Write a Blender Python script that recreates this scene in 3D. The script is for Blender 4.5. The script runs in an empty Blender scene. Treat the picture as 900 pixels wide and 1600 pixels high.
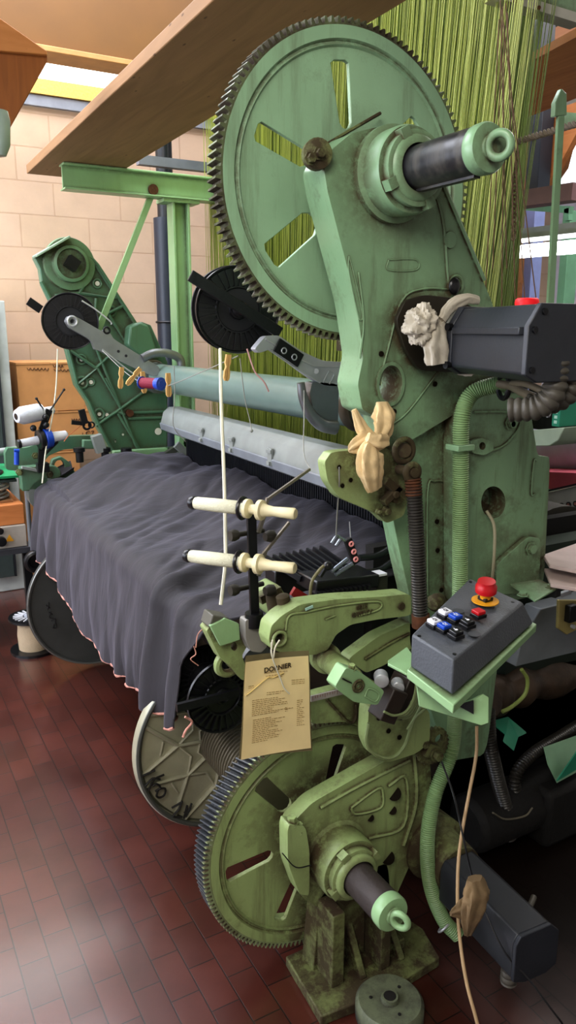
import bpy, bmesh, math, random
from mathutils import Vector, Matrix
random.seed(7)
PI = math.pi
scn = bpy.context.scene
COL = scn.collection
V = Vector

# ------------------------------------------------------------------ camera
F = 1202.0; YAW = math.radians(29.4); PIT = math.radians(13.2); H = 1.6
cy_, sy_, cp_, sp_ = math.cos(YAW), math.sin(YAW), math.cos(PIT), math.sin(PIT)
CR = V((cy_, -sy_, 0)); CF = V((sy_*cp_, cy_*cp_, -sp_)); CU = V((sy_*sp_, cy_*sp_, cp_))
def ray(px, py): return CF + CR*((px-450)/F) + CU*((800-py)/F)
def P(px, py, X=None, Y=None, Z=None, D=None):
    d = ray(px, py)
    if Y is not None: t = Y/d.y
    elif X is not None: t = X/d.x
    elif Z is not None: t = (Z-H)/d.z
    else: t = D
    return V((0, 0, H)) + d*t
cam = bpy.data.cameras.new('camera'); cam.sensor_fit = 'VERTICAL'; cam.sensor_height = 36.0
cam.lens = 36.0*F/1600; cam.clip_start = .02
co = bpy.data.objects.new('camera', cam); COL.objects.link(co); scn.camera = co
co.matrix_world = Matrix(((CR.x, CU.x, -CF.x, 0), (CR.y, CU.y, -CF.y, 0), (CR.z, CU.z, -CF.z, H), (0, 0, 0, 1)))
scn.view_settings.view_transform = 'Standard'
scn.view_settings.exposure = 0.1; scn.view_settings.gamma = .9

# ------------------------------------------------------------------ materials
def srgb(h):
    h = h.lstrip('#'); c = [int(h[i:i+2], 16)/255 for i in (0, 2, 4)]
    return tuple([(x/12.92 if x <= .04045 else ((x+.055)/1.055)**2.4) for x in c] + [1.0])
MATS = {}
def base_mat(name):
    m = bpy.data.materials.new(name); m.use_nodes = True
    nt = m.node_tree; b = nt.nodes['Principled BSDF']
    return m, nt, b
def mat(name, col, rough=.5, metal=0, var=.12, scale=12, bump=0, bscale=60, emit=0, spec=.5, coat=0):
    if name in MATS: return MATS[name]
    m, nt, b = base_mat(name); N = nt.nodes; L = nt.links
    c = srgb(col)
    tc = N.new('ShaderNodeTexCoord')
    nz = N.new('ShaderNodeTexNoise'); nz.inputs['Scale'].default_value = scale; nz.inputs['Detail'].default_value = 5
    L.new(tc.outputs['Object'], nz.inputs['Vector'])
    r = N.new('ShaderNodeValToRGB')
    r.color_ramp.elements[0].position = .3; r.color_ramp.elements[1].position = .7
    r.color_ramp.elements[0].color = tuple([x*(1-var) for x in c[:3]]+[1]); r.color_ramp.elements[1].color = tuple([min(1, x*(1+var)) for x in c[:3]]+[1])
    L.new(nz.outputs['Fac'], r.inputs['Fac']); L.new(r.outputs['Color'], b.inputs['Base Color'])
    b.inputs['Roughness'].default_value = rough; b.inputs['Metallic'].default_value = metal
    b.inputs['Specular IOR Level'].default_value = spec; b.inputs['Coat Weight'].default_value = coat
    if emit:
        b.inputs['Emission Color'].default_value = c; b.inputs['Emission Strength'].default_value = emit
    if bump:
        n2 = N.new('ShaderNodeTexNoise'); n2.inputs['Scale'].default_value = bscale; n2.inputs['Detail'].default_value = 4
        L.new(tc.outputs['Object'], n2.inputs['Vector'])
        bp = N.new('ShaderNodeBump'); bp.inputs['Strength'].default_value = bump; bp.inputs['Distance'].default_value = .004
        L.new(n2.outputs['Fac'], bp.inputs['Height']); L.new(bp.outputs['Normal'], b.inputs['Normal'])
    MATS[name] = m; return m
def paint(name, col, grime=.4, gcol='#4a3a24', rough=.32, thr=.55, ao=.06, lowz=None):
    """gloss machine paint with oily lint in corners and blotches"""
    if name in MATS: return MATS[name]
    m, nt, b = base_mat(name); N = nt.nodes; L = nt.links
    tc = N.new('ShaderNodeTexCoord')
    def noise(s, d=6, ro=.6):
        n = N.new('ShaderNodeTexNoise'); n.inputs['Scale'].default_value = s; n.inputs['Detail'].default_value = d
        n.inputs['Roughness'].default_value = ro; L.new(tc.outputs['Object'], n.inputs['Vector']); return n
    def ramp(src, a, bb, ca=(0, 0, 0, 1), cb=(1, 1, 1, 1)):
        r = N.new('ShaderNodeValToRGB'); r.color_ramp.elements[0].position = a; r.color_ramp.elements[1].position = bb
        r.color_ramp.elements[0].color = ca; r.color_ramp.elements[1].color = cb; L.new(src, r.inputs['Fac']); return r
    c = srgb(col)
    v = ramp(noise(3.2).outputs['Fac'], .3, .7, tuple([x*.86 for x in c[:3]]+[1]), tuple([min(1, x*1.1) for x in c[:3]]+[1]))
    blot = ramp(noise(6.5, 10, .72).outputs['Fac'], thr, thr+.16)
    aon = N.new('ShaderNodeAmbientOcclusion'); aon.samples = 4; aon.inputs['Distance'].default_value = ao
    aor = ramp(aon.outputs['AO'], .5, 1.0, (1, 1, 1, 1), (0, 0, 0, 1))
    fine = ramp(noise(30, 8, .75).outputs['Fac'], .30, .52)
    smp = N.new('ShaderNodeMapping'); smp.inputs['Scale'].default_value = (11, 11, 1.1); L.new(tc.outputs['Object'], smp.inputs['Vector'])
    sn = N.new('ShaderNodeTexNoise'); sn.inputs['Scale'].default_value = 1.6; sn.inputs['Detail'].default_value = 8; sn.inputs['Roughness'].default_value = .7; L.new(smp.outputs['Vector'], sn.inputs['Vector'])
    srp = ramp(sn.outputs['Fac'], .52, .70)
    sm1 = N.new('ShaderNodeMath'); sm1.operation = 'MULTIPLY'; sm1.inputs[1].default_value = grime*.9; L.new(srp.outputs['Color'], sm1.inputs[0])
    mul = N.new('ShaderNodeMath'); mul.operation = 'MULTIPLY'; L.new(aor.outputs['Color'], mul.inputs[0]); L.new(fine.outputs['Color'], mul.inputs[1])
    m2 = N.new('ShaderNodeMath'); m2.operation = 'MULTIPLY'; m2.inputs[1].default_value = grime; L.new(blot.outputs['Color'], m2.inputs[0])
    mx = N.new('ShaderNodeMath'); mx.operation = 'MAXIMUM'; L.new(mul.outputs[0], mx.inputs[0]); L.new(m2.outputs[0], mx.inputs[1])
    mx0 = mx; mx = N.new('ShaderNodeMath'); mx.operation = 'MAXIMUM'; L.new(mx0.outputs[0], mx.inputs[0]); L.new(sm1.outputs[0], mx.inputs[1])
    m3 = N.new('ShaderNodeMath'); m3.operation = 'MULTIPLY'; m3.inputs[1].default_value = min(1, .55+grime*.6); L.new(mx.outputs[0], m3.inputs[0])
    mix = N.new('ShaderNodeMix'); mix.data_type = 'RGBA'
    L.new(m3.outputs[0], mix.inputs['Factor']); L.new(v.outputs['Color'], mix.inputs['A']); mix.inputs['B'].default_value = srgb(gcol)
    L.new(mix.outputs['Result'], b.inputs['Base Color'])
    rr = N.new('ShaderNodeMapRange'); rr.inputs['To Min'].default_value = rough; rr.inputs['To Max'].default_value = .85
    L.new(m3.outputs[0], rr.inputs['Value']); L.new(rr.outputs['Result'], b.inputs['Roughness'])
    bp = N.new('ShaderNodeBump'); bp.inputs['Strength'].default_value = .25; bp.inputs['Distance'].default_value = .003
    L.new(noise(26, 3).outputs['Fac'], bp.inputs['Height']); L.new(bp.outputs['Normal'], b.inputs['Normal'])
    MATS[name] = m; return m
def emit_mat(name, col, s):
    if name in MATS: return MATS[name]
    m, nt, b = base_mat(name)
    b.inputs['Base Color'].default_value = srgb(col); b.inputs['Emission Color'].default_value = srgb(col); b.inputs['Emission Strength'].default_value = s
    MATS[name] = m; return m
def wood(name, c1, c2, axis=1, rough=.7, sc=5):
    if name in MATS: return MATS[name]
    m, nt, b = base_mat(name); N = nt.nodes; L = nt.links
    tc = N.new('ShaderNodeTexCoord'); mp = N.new('ShaderNodeMapping')
    s = [sc*4]*3; s[axis] = sc*.35; mp.inputs['Scale'].default_value = s
    L.new(tc.outputs['Object'], mp.inputs['Vector'])
    n = N.new('ShaderNodeTexNoise'); n.inputs['Scale'].default_value = 1.6; n.inputs['Detail'].default_value = 8; n.inputs['Distortion'].default_value = 1.2
    L.new(mp.outputs['Vector'], n.inputs['Vector'])
    r = N.new('ShaderNodeValToRGB'); r.color_ramp.elements[0].position = .25; r.color_ramp.elements[1].position = .75
    r.color_ramp.elements[0].color = srgb(c1); r.color_ramp.elements[1].color = srgb(c2)
    L.new(n.outputs['Fac'], r.inputs['Fac'])
    # dark knots
    vo = N.new('ShaderNodeTexVoronoi'); mp2 = N.new('ShaderNodeMapping'); s2 = [sc*1.5]*3; s2[axis] = sc*.5
    mp2.inputs['Scale'].default_value = s2; L.new(tc.outputs['Object'], mp2.inputs['Vector']); L.new(mp2.outputs['Vector'], vo.inputs['Vector'])
    kr = N.new('ShaderNodeValToRGB'); kr.color_ramp.elements[0].position = .04; kr.color_ramp.elements[1].position = .1
    kr.color_ramp.elements[0].color = (.35, .3, .25, 1); kr.color_ramp.elements[1].color = (1, 1, 1, 1)
    L.new(vo.outputs['Distance'], kr.inputs['Fac'])
    mx = N.new('ShaderNodeMix'); mx.data_type = 'RGBA'; mx.blend_type = 'MULTIPLY'; mx.inputs['Factor'].default_value = 1
    L.new(r.outputs['Color'], mx.inputs['A']); L.new(kr.outputs['Color'], mx.inputs['B']); L.new(mx.outputs['Result'], b.inputs['Base Color'])
    b.inputs['Roughness'].default_value = rough
    MATS[name] = m; return m

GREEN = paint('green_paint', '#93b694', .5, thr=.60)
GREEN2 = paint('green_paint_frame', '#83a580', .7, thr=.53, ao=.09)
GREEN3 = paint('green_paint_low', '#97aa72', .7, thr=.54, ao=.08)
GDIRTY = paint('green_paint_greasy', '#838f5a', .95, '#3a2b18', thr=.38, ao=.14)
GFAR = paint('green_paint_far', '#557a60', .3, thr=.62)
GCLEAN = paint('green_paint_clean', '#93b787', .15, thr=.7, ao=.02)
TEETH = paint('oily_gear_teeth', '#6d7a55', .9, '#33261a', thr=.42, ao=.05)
DTEETH = paint('dark_gear_teeth', '#3e444a', .4, '#17181a', thr=.55, rough=.35)
BLKSTEEL = mat('black_steel', '#17171a', .38, .3, bump=.3)
SHAFTBLK = paint('blackened_shaft', '#26262a', .5, '#6b6558', rough=.3, thr=.55, ao=.001)
SHAFTBRN = mat('brown_shaft', '#3d3532', .55, .2, bump=.4)
BLKPL = mat('black_plastic', '#121215', .3)
DGREY = mat('dark_grey_enamel', '#2a2d34', .45, bump=.1, bscale=120)
CGREY = mat('console_grey', '#4d5157', .5, bump=.25, bscale=220)
LGREY = mat('light_grey_plastic', '#868b88', .38)
STEEL = mat('cast_aluminium', '#b9bbbf', .34, .35, bump=.3, bscale=50)
TUBEM = mat('grey_green_tube', '#738780', .28, .1, var=.05)
GREYTUBE = mat('dull_grey_tube', '#5c6064', .4, .2)
CORR = mat('dark_corrugated', '#3a3733', .4, .3)
CORRB = mat('black_corrugated', '#2a2722', .35)
CORRG = mat('green_ribbed_hose', '#7f9a6c', .42)
RUST = mat('rusty_fitting', '#5a3620', .7, .3, var=.4, scale=60)
WHITE = mat('white_plastic', '#dcdde2', .4)
CREAM = mat('cream_plastic', '#d9cfa8', .42)
YARNW = mat('cream_yarn', '#cfcdb4', .75, bump=.5, bscale=300)
RAG = mat('yellowed_rag', '#d2b98c', .8, var=.25, scale=20, bump=.6, bscale=40)
RAGW = mat('white_rag', '#b9b2a3', .8, var=.15, scale=20, bump=.6, bscale=40)
RAGB = mat('brown_rag', '#7a6548', .85, var=.3, scale=20, bump=.6, bscale=40)
CARD = mat('cardboard', '#c08a55', .8, var=.08)
CARDIN = mat('cardboard_shade', '#8a5f38', .8)
PIN = mat('clothes_peg_wood', '#c79f62', .7)
RED = mat('red_plastic', '#b3121c', .35)
BLUE = mat('blue_plastic', '#1c48b0', .35)
YEL = mat('yellow_ring', '#d89a1c', .45)
BEIGE = mat('beige_cable', '#b49873', .55)
HOLE = mat('dark_recess', '#1a140c', .9, spec=.1)
INK = mat('black_ink', '#14110e', .7)
CORD = mat('white_cord', '#d6d2bd', .7)
WIRE = mat('grey_thread', '#8d8d86', .6)

# ------------------------------------------------------------------ mesh building
def frame_of(d):
    d = d.normalized(); a = V((0, 0, 1)) if abs(d.z) < .9 else V((1, 0, 0))
    u = d.cross(a).normalized(); w = d.cross(u).normalized(); return u, w, d
def smooth(pts, k=8):
    pts = [V(p) for p in pts]
    if len(pts) < 3: return pts
    out = []; q = [pts[0]*2-pts[1]] + pts + [pts[-1]*2-pts[-2]]
    for i in range(1, len(q)-2):
        a, b, c, d = q[i-1:i+3]
        for j in range(k):
            t = j/k
            out.append(.5*((2*b) + (c-a)*t + (2*a-5*b+4*c-d)*t*t + (3*b-a-3*c+d)*t**3))
    out.append(pts[-1]); return out
class MB:
    def __init__(s): s.bm = bmesh.new()
    def vs(s, pts): return [s.bm.verts.new(p) for p in pts]
    def f(s, vv):
        try: return s.bm.faces.new(vv)
        except ValueError: return None
    def box(s, c, sz, M=None):
        c = V(c); h = V(sz)/2; r = []
        for dx in (-1, 1):
            for dy in (-1, 1):
                for dz in (-1, 1):
                    o = V((dx*h.x, dy*h.y, dz*h.z)); r.append(c + (M @ o if M else o))
        v = s.vs(r)
        for q in ((0, 1, 3, 2), (4, 6, 7, 5), (0, 4, 5, 1), (2, 3, 7, 6), (0, 2, 6, 4), (1, 5, 7, 3)): s.f([v[i] for i in q])
        return s
    def bb(s, x0, x1, y0, y1, z0, z1): return s.box(((x0+x1)/2, (y0+y1)/2, (z0+z1)/2), (abs(x1-x0), abs(y1-y0), abs(z1-z0)))
    def bar(s, p0, p1, w, t, up=None):
        """box bar from p0 to p1, w across, t along up"""
        p0, p1 = V(p0), V(p1); d = (p1-p0); l = d.length; d.normalize()
        up = V(up) if up is not None else V((0, 0, 1))
        a = d.cross(up)
        if a.length < 1e-4: a = d.cross(V((1, 0, 0)))
        a.normalize(); b = a.cross(d).normalized()
        M = Matrix((a, d, b)).transposed()
        return s.box((p0+p1)/2, (w, l, t), M)
    def cyl(s, p0, p1, r0, r1=None, n=24, caps=True):
        return s.lathe([(r0, 0), (r0 if r1 is None else r1, (V(p1)-V(p0)).length)], p0, V(p1)-V(p0), n, caps)
    def lathe(s, prof, o, d, n=32, caps=True, ph=0):
        u, w, d = frame_of(V(d)); o = V(o); rings = []
        for r, t in prof:
            rings.append(s.vs([o + d*t + (u*math.cos(ph+2*PI*i/n) + w*math.sin(ph+2*PI*i/n))*r for i in range(n)]))
        for a, b in zip(rings, rings[1:]):
            for i in range(n): s.f([a[i], a[(i+1) % n], b[(i+1) % n], b[i]])
        if caps:
            if prof[0][0] > 1e-6: s.f(rings[0][::-1])
            if prof[-1][0] > 1e-6: s.f(rings[-1])
        return s
    def tube(s, pts, r, n=8, k=6, caps=True, raw=False):
        pts = [V(p) for p in pts] if raw else smooth(pts, k)
        m = len(pts); u = None; rings = []
        for i, p in enumerate(pts):
            d = (pts[min(i+1, m-1)] - pts[max(i-1, 0)])
            if d.length < 1e-9: d = V((0, 0, 1))
            d.normalize()
            if u is None: u, w, _ = frame_of(d)
            else:
                u = u - d*u.dot(d)
                if u.length < 1e-5: u = frame_of(d)[0]
                u.normalize(); w = d.cross(u)
            rr = r(i/(m-1)) if callable(r) else r
            rings.append(s.vs([p + (u*math.cos(2*PI*j/n) + w*math.sin(2*PI*j/n))*rr for j in range(n)]))
        for a, b in zip(rings, rings[1:]):
            for j in range(n): s.f([a[j], a[(j+1) % n], b[(j+1) % n], b[j]])
        if caps: s.f(rings[0][::-1]); s.f(rings[-1])
        return s
    def hose(s, pts, r, pitch=.006, depth=.12, n=16):
        """corrugated hose"""
        c = smooth(pts, 12); L = [0]
        for a, b in zip(c, c[1:]): L.append(L[-1]+(b-a).length)
        m = max(8, int(L[-1]/pitch*4)); out = []; j = 0
        for i in range(m+1):
            t = L[-1]*i/m
            while j < len(L)-2 and L[j+1] < t: j += 1
            q = (t-L[j])/max(1e-9, L[j+1]-L[j]); out.append(c[j].lerp(c[j+1], min(1, q)))
        cnt = [0]
        def rf(t):
            i = int(round(t*m)) % 4
            return r*(1+depth*(.5, 1, .5, -.6)[i])
        return s.tube(out, rf, n, raw=True)
    def poly(s, pts, ext):
        """planar polygon (3D pts) extruded by vector ext"""
        ext = V(ext); a = s.vs([V(p) for p in pts]); b = s.vs([V(p)+ext for p in pts]); n = len(a)
        s.f(a[::-1]); s.f(b)
        for i in range(n): s.f([a[i], a[(i+1) % n], b[(i+1) % n], b[i]])
        return s
    def plate(s, outer, holes, y0, y1, mp=None):
        """outline + holes in (x,z), from y0 to y1"""
        mp = mp or (lambda x, z, y: V((x, y, z)))
        loops = [outer] + list(holes); tmp = bmesh.new(); idx = []; k = 0
        for lp in loops:
            vv = [tmp.verts.new((x, z, 0)) for x, z in lp]
            for i in range(len(vv)): tmp.edges.new((vv[i], vv[(i+1) % len(vv)]))
            idx.append((k, len(vv))); k += len(vv)
        tmp.verts.index_update()
        bmesh.ops.triangle_fill(tmp, edges=tmp.edges[:], use_beauty=True, use_dissolve=False)
        tmp.verts.ensure_lookup_table()
        A = [s.bm.verts.new(mp(v.co.x, v.co.y, y0)) for v in tmp.verts]; B = [s.bm.verts.new(mp(v.co.x, v.co.y, y1)) for v in tmp.verts]
        for fc in tmp.faces:
            q = [v.index for v in fc.verts]; s.f([A[i] for i in q]); s.f([B[i] for i in q[::-1]])
        for st, n in idx:
            for i in range(n):
                a, b = st+i, st+(i+1) % n; s.f([A[a], A[b], B[b], B[a]])
        tmp.free(); return s
    def torus(s, c, ax, R, r, n=32, m=10, a0=0, a1=2*PI, sq=1):
        u, w, d = frame_of(V(ax)); c = V(c); full = abs(a1-a0-2*PI) < 1e-4; rings = []
        K = n if full else n+1
        for i in range(K):
            a = a0+(a1-a0)*i/n; e = u*math.cos(a)+w*math.sin(a)
            rings.append(s.vs([c+e*(R+r*math.cos(2*PI*j/m))+d*(r*sq*math.sin(2*PI*j/m)) for j in range(m)]))
        for i in range(n):
            a, b = rings[i], rings[(i+1) % K]
            for j in range(m): s.f([a[j], a[(j+1) % m], b[(j+1) % m], b[j]])
        return s
    def ball(s, c, r, n=12, m=8, sx=(1, 1, 1), fn=None):
        c = V(c); rings = []
        top = s.bm.verts.new(c+V((0, 0, r*sx[2]))); bot = s.bm.verts.new(c-V((0, 0, r*sx[2])))
        for i in range(1, m):
            th = PI*i/m; ring = []
            for j in range(n):
                p = V((math.sin(th)*math.cos(2*PI*j/n)*sx[0], math.sin(th)*math.sin(2*PI*j/n)*sx[1], math.cos(th)*sx[2]))*r
                if fn: p = fn(p)
                ring.append(s.bm.verts.new(c+p))
            rings.append(ring)
        for j in range(n):
            s.f([top, rings[0][j], rings[0][(j+1) % n]]); s.f([bot, rings[-1][(j+1) % n], rings[-1][j]])
        for a, b in zip(rings, rings[1:]):
            for j in range(n): s.f([a[j], b[j], b[(j+1) % n], a[(j+1) % n]])
        return s
    def bolt(s, c, ax, r=.01, h=.008):
        s.lathe([(r*1.5, 0), (r*1.5, h*.25), (r, h*.25), (r, h)], c, ax, 6); return s
    def build(s, name, m, parent=None, bev=0, sm=True, sub=0, seg=2):
        bmesh.ops.remove_doubles(s.bm, verts=s.bm.verts[:], dist=1e-6)
        bmesh.ops.recalc_face_normals(s.bm, faces=s.bm.faces[:])
        # keep objects' origins near their own centre
        vs = s.bm.verts
        c = sum((v.co for v in vs), V())/max(1, len(vs))
        if parent is None: off = c
        else: off = V((0, 0, 0))
        if parent is None: bmesh.ops.translate(s.bm, verts=vs[:], vec=-off)
        me = bpy.data.meshes.new(name); s.bm.to_mesh(me); s.bm.free()
        me.materials.append(m)
        o = bpy.data.objects.new(name, me); COL.objects.link(o); o.location = off
        if parent is not None:
            o.parent = parent; o.matrix_parent_inverse = Matrix.Identity(4); o.location = -total(parent)
        if bev:
            b = o.modifiers.new('bevel', 'BEVEL'); b.width = bev; b.segments = seg; b.limit_method = 'ANGLE'; b.angle_limit = math.radians(38)
        if sub:
            b = o.modifiers.new('sub', 'SUBSURF'); b.levels = sub; b.render_levels = sub
        if sm:
            for p in me.polygons: p.use_smooth = True
            try: me.set_sharp_from_angle(angle=math.radians(40))
            except Exception: pass
        if parent is not None and name in SPLIT: split_islands(o)
        return o
SPLIT = {'grey_plate', 'screw_hole', 'clamp_knob', 'cover_disc', 'screw', 'bolt', 'boss', 'light_hole', 'knob', 'black_knob', 'hole', 'hole_rim', 'small_hose', 'far_pivot', 'red_lever_', 'folder_stand', 'spring_clip', 'screw_cap', 'guide_rod', 'steel_tube', 'hook_blade', 'thread_guide_wire', 'clamp_fitting', 'cable_gland', 'far_bracket', 'stiffener', 'fins'}
def split_islands(o):
    """each loose piece becomes a part object of its own"""
    bm = bmesh.new(); bm.from_mesh(o.data); bm.verts.ensure_lookup_table(); seen = set(); isl = []
    for v in bm.verts:
        if v.index in seen: continue
        st = [v]; comp = set()
        while st:
            a = st.pop()
            if a.index in comp: continue
            comp.add(a.index); st += [e.other_vert(a) for e in a.link_edges if e.other_vert(a).index not in comp]
        seen |= comp; isl.append(comp)
    if len(isl) < 2: bm.free(); return
    for k, comp in enumerate(isl):
        b2 = bm.copy(); b2.verts.ensure_lookup_table()
        bmesh.ops.delete(b2, geom=[v for v in b2.verts if v.index not in comp], context='VERTS')
        if k == 0: me = o.data; b2.to_mesh(me)
        else:
            me = bpy.data.meshes.new(o.name); b2.to_mesh(me); me.materials.append(o.data.materials[0])
            n = o.copy(); n.data = me; COL.objects.link(n)
        for p in me.polygons: p.use_smooth = True
        try: me.set_sharp_from_angle(angle=math.radians(40))
        except Exception: pass
        b2.free()
    bm.free()
def total(o):
    """world offset of an unrotated parent chain"""
    t = V((0, 0, 0))
    while o is not None: t += o.location; o = o.parent
    return t
def thing(name, label, cat, loc=(0, 0, 0), group=None):
    o = bpy.data.objects.new(name, None); COL.objects.link(o); o.location = loc; o.empty_display_size = .05
    return tag(o, label, cat, group)
def tag(o, label, cat, group=None, kind=None):
    o['label'] = label; o['category'] = cat
    if group: o['group'] = group
    if kind: o['kind'] = kind
    return o
def struct(o): o['kind'] = 'structure'; return o
def plabel(o, t): o['label'] = t; return o
def px2(pts, Y): return [(lambda p: (p.x, p.z))(P(x, y, Y=Y)) for x, y in pts]
def pxe(cx, cy, rx, ry, n=20, a=0):   # an ellipse outline in pixels
    return [(cx+rx*math.cos(2*PI*i/n)*math.cos(a)-ry*math.sin(2*PI*i/n)*math.sin(a), cy+rx*math.cos(2*PI*i/n)*math.sin(a)+ry*math.sin(2*PI*i/n)*math.cos(a)) for i in range(n)]
def circ(cx, cz, r, n=32): return [(cx+r*math.cos(2*PI*i/n), cz+r*math.sin(2*PI*i/n)) for i in range(n)]
def rnd(pts, k=4, w=.22):
    """round the corners of a 2D outline"""
    out = []; n = len(pts)
    for i in range(n):
        a, b, c = V(pts[i-1]+(0,)), V(pts[i]+(0,)), V(pts[(i+1) % n]+(0,))
        p, q = b.lerp(a, w), b.lerp(c, w)
        for j in range(k+1):
            t = j/k; z = p.lerp(b, t).lerp(b.lerp(q, t), t); out.append((z.x, z.y))
    return out
def stroke(mb, pts, r=.0008): mb.tube(pts, r, 5, 3)
def text_mesh(name, s, size, M, m, parent=None, ext=.0003, align='CENTER', bold=0):
    cu = bpy.data.curves.new(name, 'FONT'); cu.body = s; cu.size = size; cu.extrude = ext; cu.align_x = align; cu.offset = bold
    t = bpy.data.objects.new(name+'_t', cu); COL.objects.link(t)
    dg = bpy.context.evaluated_depsgraph_get(); me = bpy.data.meshes.new_from_object(t.evaluated_get(dg))
    bpy.data.objects.remove(t); bpy.data.curves.remove(cu)
    me.transform(M); me.materials.clear(); me.materials.append(m)
    if parent is not None: me.transform(Matrix.Translation(-total(parent)))
    o = bpy.data.objects.new(name, me); COL.objects.link(o)
    if parent is not None: o.parent = parent
    return o
exec_parts = []

# ================================================================== THE ROOM
def brick_mat(name, cA, cB, cM, sx, sy, mort, rough, bump, vert=False, offset=.5, rotz=0, noise_amt=.3, coat=0, spec=.5):
    m, nt, b = base_mat(name); N = nt.nodes; L = nt.links
    tc = N.new('ShaderNodeTexCoord'); mp = N.new('ShaderNodeMapping')
    L.new(tc.outputs['Object'], mp.inputs['Vector']); mp.inputs['Rotation'].default_value = (PI/2 if vert else 0, 0, rotz)
    br = N.new('ShaderNodeTexBrick'); L.new(mp.outputs['Vector'], br.inputs['Vector'])
    br.inputs['Color1'].default_value = srgb(cA); br.inputs['Color2'].default_value = srgb(cB); br.inputs['Mortar'].default_value = srgb(cM)
    br.inputs['Scale'].default_value = 1; br.inputs['Brick Width'].default_value = sx; br.inputs['Row Height'].default_value = sy
    br.inputs['Mortar Size'].default_value = mort; br.inputs['Mortar Smooth'].default_value = .2; br.offset = offset; br.squash = 1
    n = N.new('ShaderNodeTexNoise'); n.inputs['Scale'].default_value = 5; n.inputs['Detail'].default_value = 9; n.inputs['Roughness'].default_value = .65; L.new(tc.outputs['Object'], n.inputs['Vector'])
    r = N.new('ShaderNodeValToRGB'); r.color_ramp.elements[0].position = .3; r.color_ramp.elements[1].position = .75
    r.color_ramp.elements[0].color = (1-noise_amt,)*3+(1,); r.color_ramp.elements[1].color = (1.0,)*4
    L.new(n.outputs['Fac'], r.inputs['Fac'])
    mx = N.new('ShaderNodeMix'); mx.data_type = 'RGBA'; mx.blend_type = 'MULTIPLY'; mx.inputs['Factor'].default_value = 1
    L.new(br.outputs['Color'], mx.inputs['A']); L.new(r.outputs['Color'], mx.inputs['B']); L.new(mx.outputs['Result'], b.inputs['Base Color'])
    rg = N.new('ShaderNodeMapRange'); rg.inputs['To Min'].default_value = rough-.07; rg.inputs['To Max'].default_value = rough+.18
    L.new(n.outputs['Fac'], rg.inputs['Value']); L.new(rg.outputs['Result'], b.inputs['Roughness'])
    bp = N.new('ShaderNodeBump'); bp.inputs['Strength'].default_value = bump; bp.inputs['Distance'].default_value = .004
    inv = N.new('ShaderNodeMath'); inv.operation = 'SUBTRACT'; inv.inputs[0].default_value = 1; L.new(br.outputs['Fac'], inv.inputs[1])
    ad = N.new('ShaderNodeMath'); ad.operation = 'MULTIPLY_ADD'; L.new(n.outputs['Fac'], ad.inputs[0]); ad.inputs[1].default_value = .25; L.new(inv.outputs[0], ad.inputs[2])
    L.new(ad.outputs[0], bp.inputs['Height']); L.new(bp.outputs['Normal'], b.inputs['Normal'])
    b.inputs['Coat Weight'].default_value = coat; b.inputs['Coat Roughness'].default_value = .16
    b.inputs['Specular IOR Level'].default_value = spec
    return m
def floor_shade(m, col):  # shade beside the machine, painted into the floor's colour and gloss
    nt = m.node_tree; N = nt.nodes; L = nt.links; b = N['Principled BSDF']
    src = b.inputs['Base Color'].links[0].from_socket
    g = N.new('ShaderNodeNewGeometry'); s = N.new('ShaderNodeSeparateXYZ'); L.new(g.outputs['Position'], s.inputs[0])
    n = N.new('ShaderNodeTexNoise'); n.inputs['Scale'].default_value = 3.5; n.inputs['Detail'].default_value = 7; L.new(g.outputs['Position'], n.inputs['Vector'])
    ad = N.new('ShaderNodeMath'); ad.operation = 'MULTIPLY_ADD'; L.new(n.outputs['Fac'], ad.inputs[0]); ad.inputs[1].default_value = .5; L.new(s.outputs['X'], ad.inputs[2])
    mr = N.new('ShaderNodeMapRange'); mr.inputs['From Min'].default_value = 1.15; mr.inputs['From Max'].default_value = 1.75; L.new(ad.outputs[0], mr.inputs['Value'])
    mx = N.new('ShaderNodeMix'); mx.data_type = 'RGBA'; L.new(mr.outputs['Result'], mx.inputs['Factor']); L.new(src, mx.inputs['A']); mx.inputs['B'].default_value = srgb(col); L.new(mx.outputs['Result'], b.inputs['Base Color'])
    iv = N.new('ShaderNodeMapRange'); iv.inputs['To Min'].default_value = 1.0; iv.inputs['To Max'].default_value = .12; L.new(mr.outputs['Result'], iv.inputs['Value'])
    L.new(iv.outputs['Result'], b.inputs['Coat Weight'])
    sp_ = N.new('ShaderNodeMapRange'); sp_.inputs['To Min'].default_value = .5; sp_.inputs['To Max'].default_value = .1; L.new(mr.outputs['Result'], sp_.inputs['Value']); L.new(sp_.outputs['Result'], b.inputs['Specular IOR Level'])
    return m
FLOORM = brick_mat('clay_tile_floor', '#5a2a20', '#4c231b', '#241713', .147, .0755, .0018, .30, .35, rotz=PI/2, noise_amt=.4, coat=1.0)
floor_shade(FLOORM, '#140d0a')
WALLM = brick_mat('painted_block_wall', '#cfb49c', '#cab095', '#bfa388', .46, .21, .005, .7, .5, vert=True, noise_amt=.16)
PLASTER = mat('white_plaster', '#d9d6cf', .8)
CEILM = mat('grey_ceiling_boards', '#8a8478', .8)

XL, XR, YB, YF, ZC = -2.6, 6.2, 5.6, -2.6, 4.0
def room(name, x0, x1, y0, y1, z0, z1, m): return struct(MB().bb(x0, x1, y0, y1, z0, z1).build(name, m))
fl = MB().bb(XL, XR, YF, YB, -.1, 0).build('floor', FLOORM); struct(fl)
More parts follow.
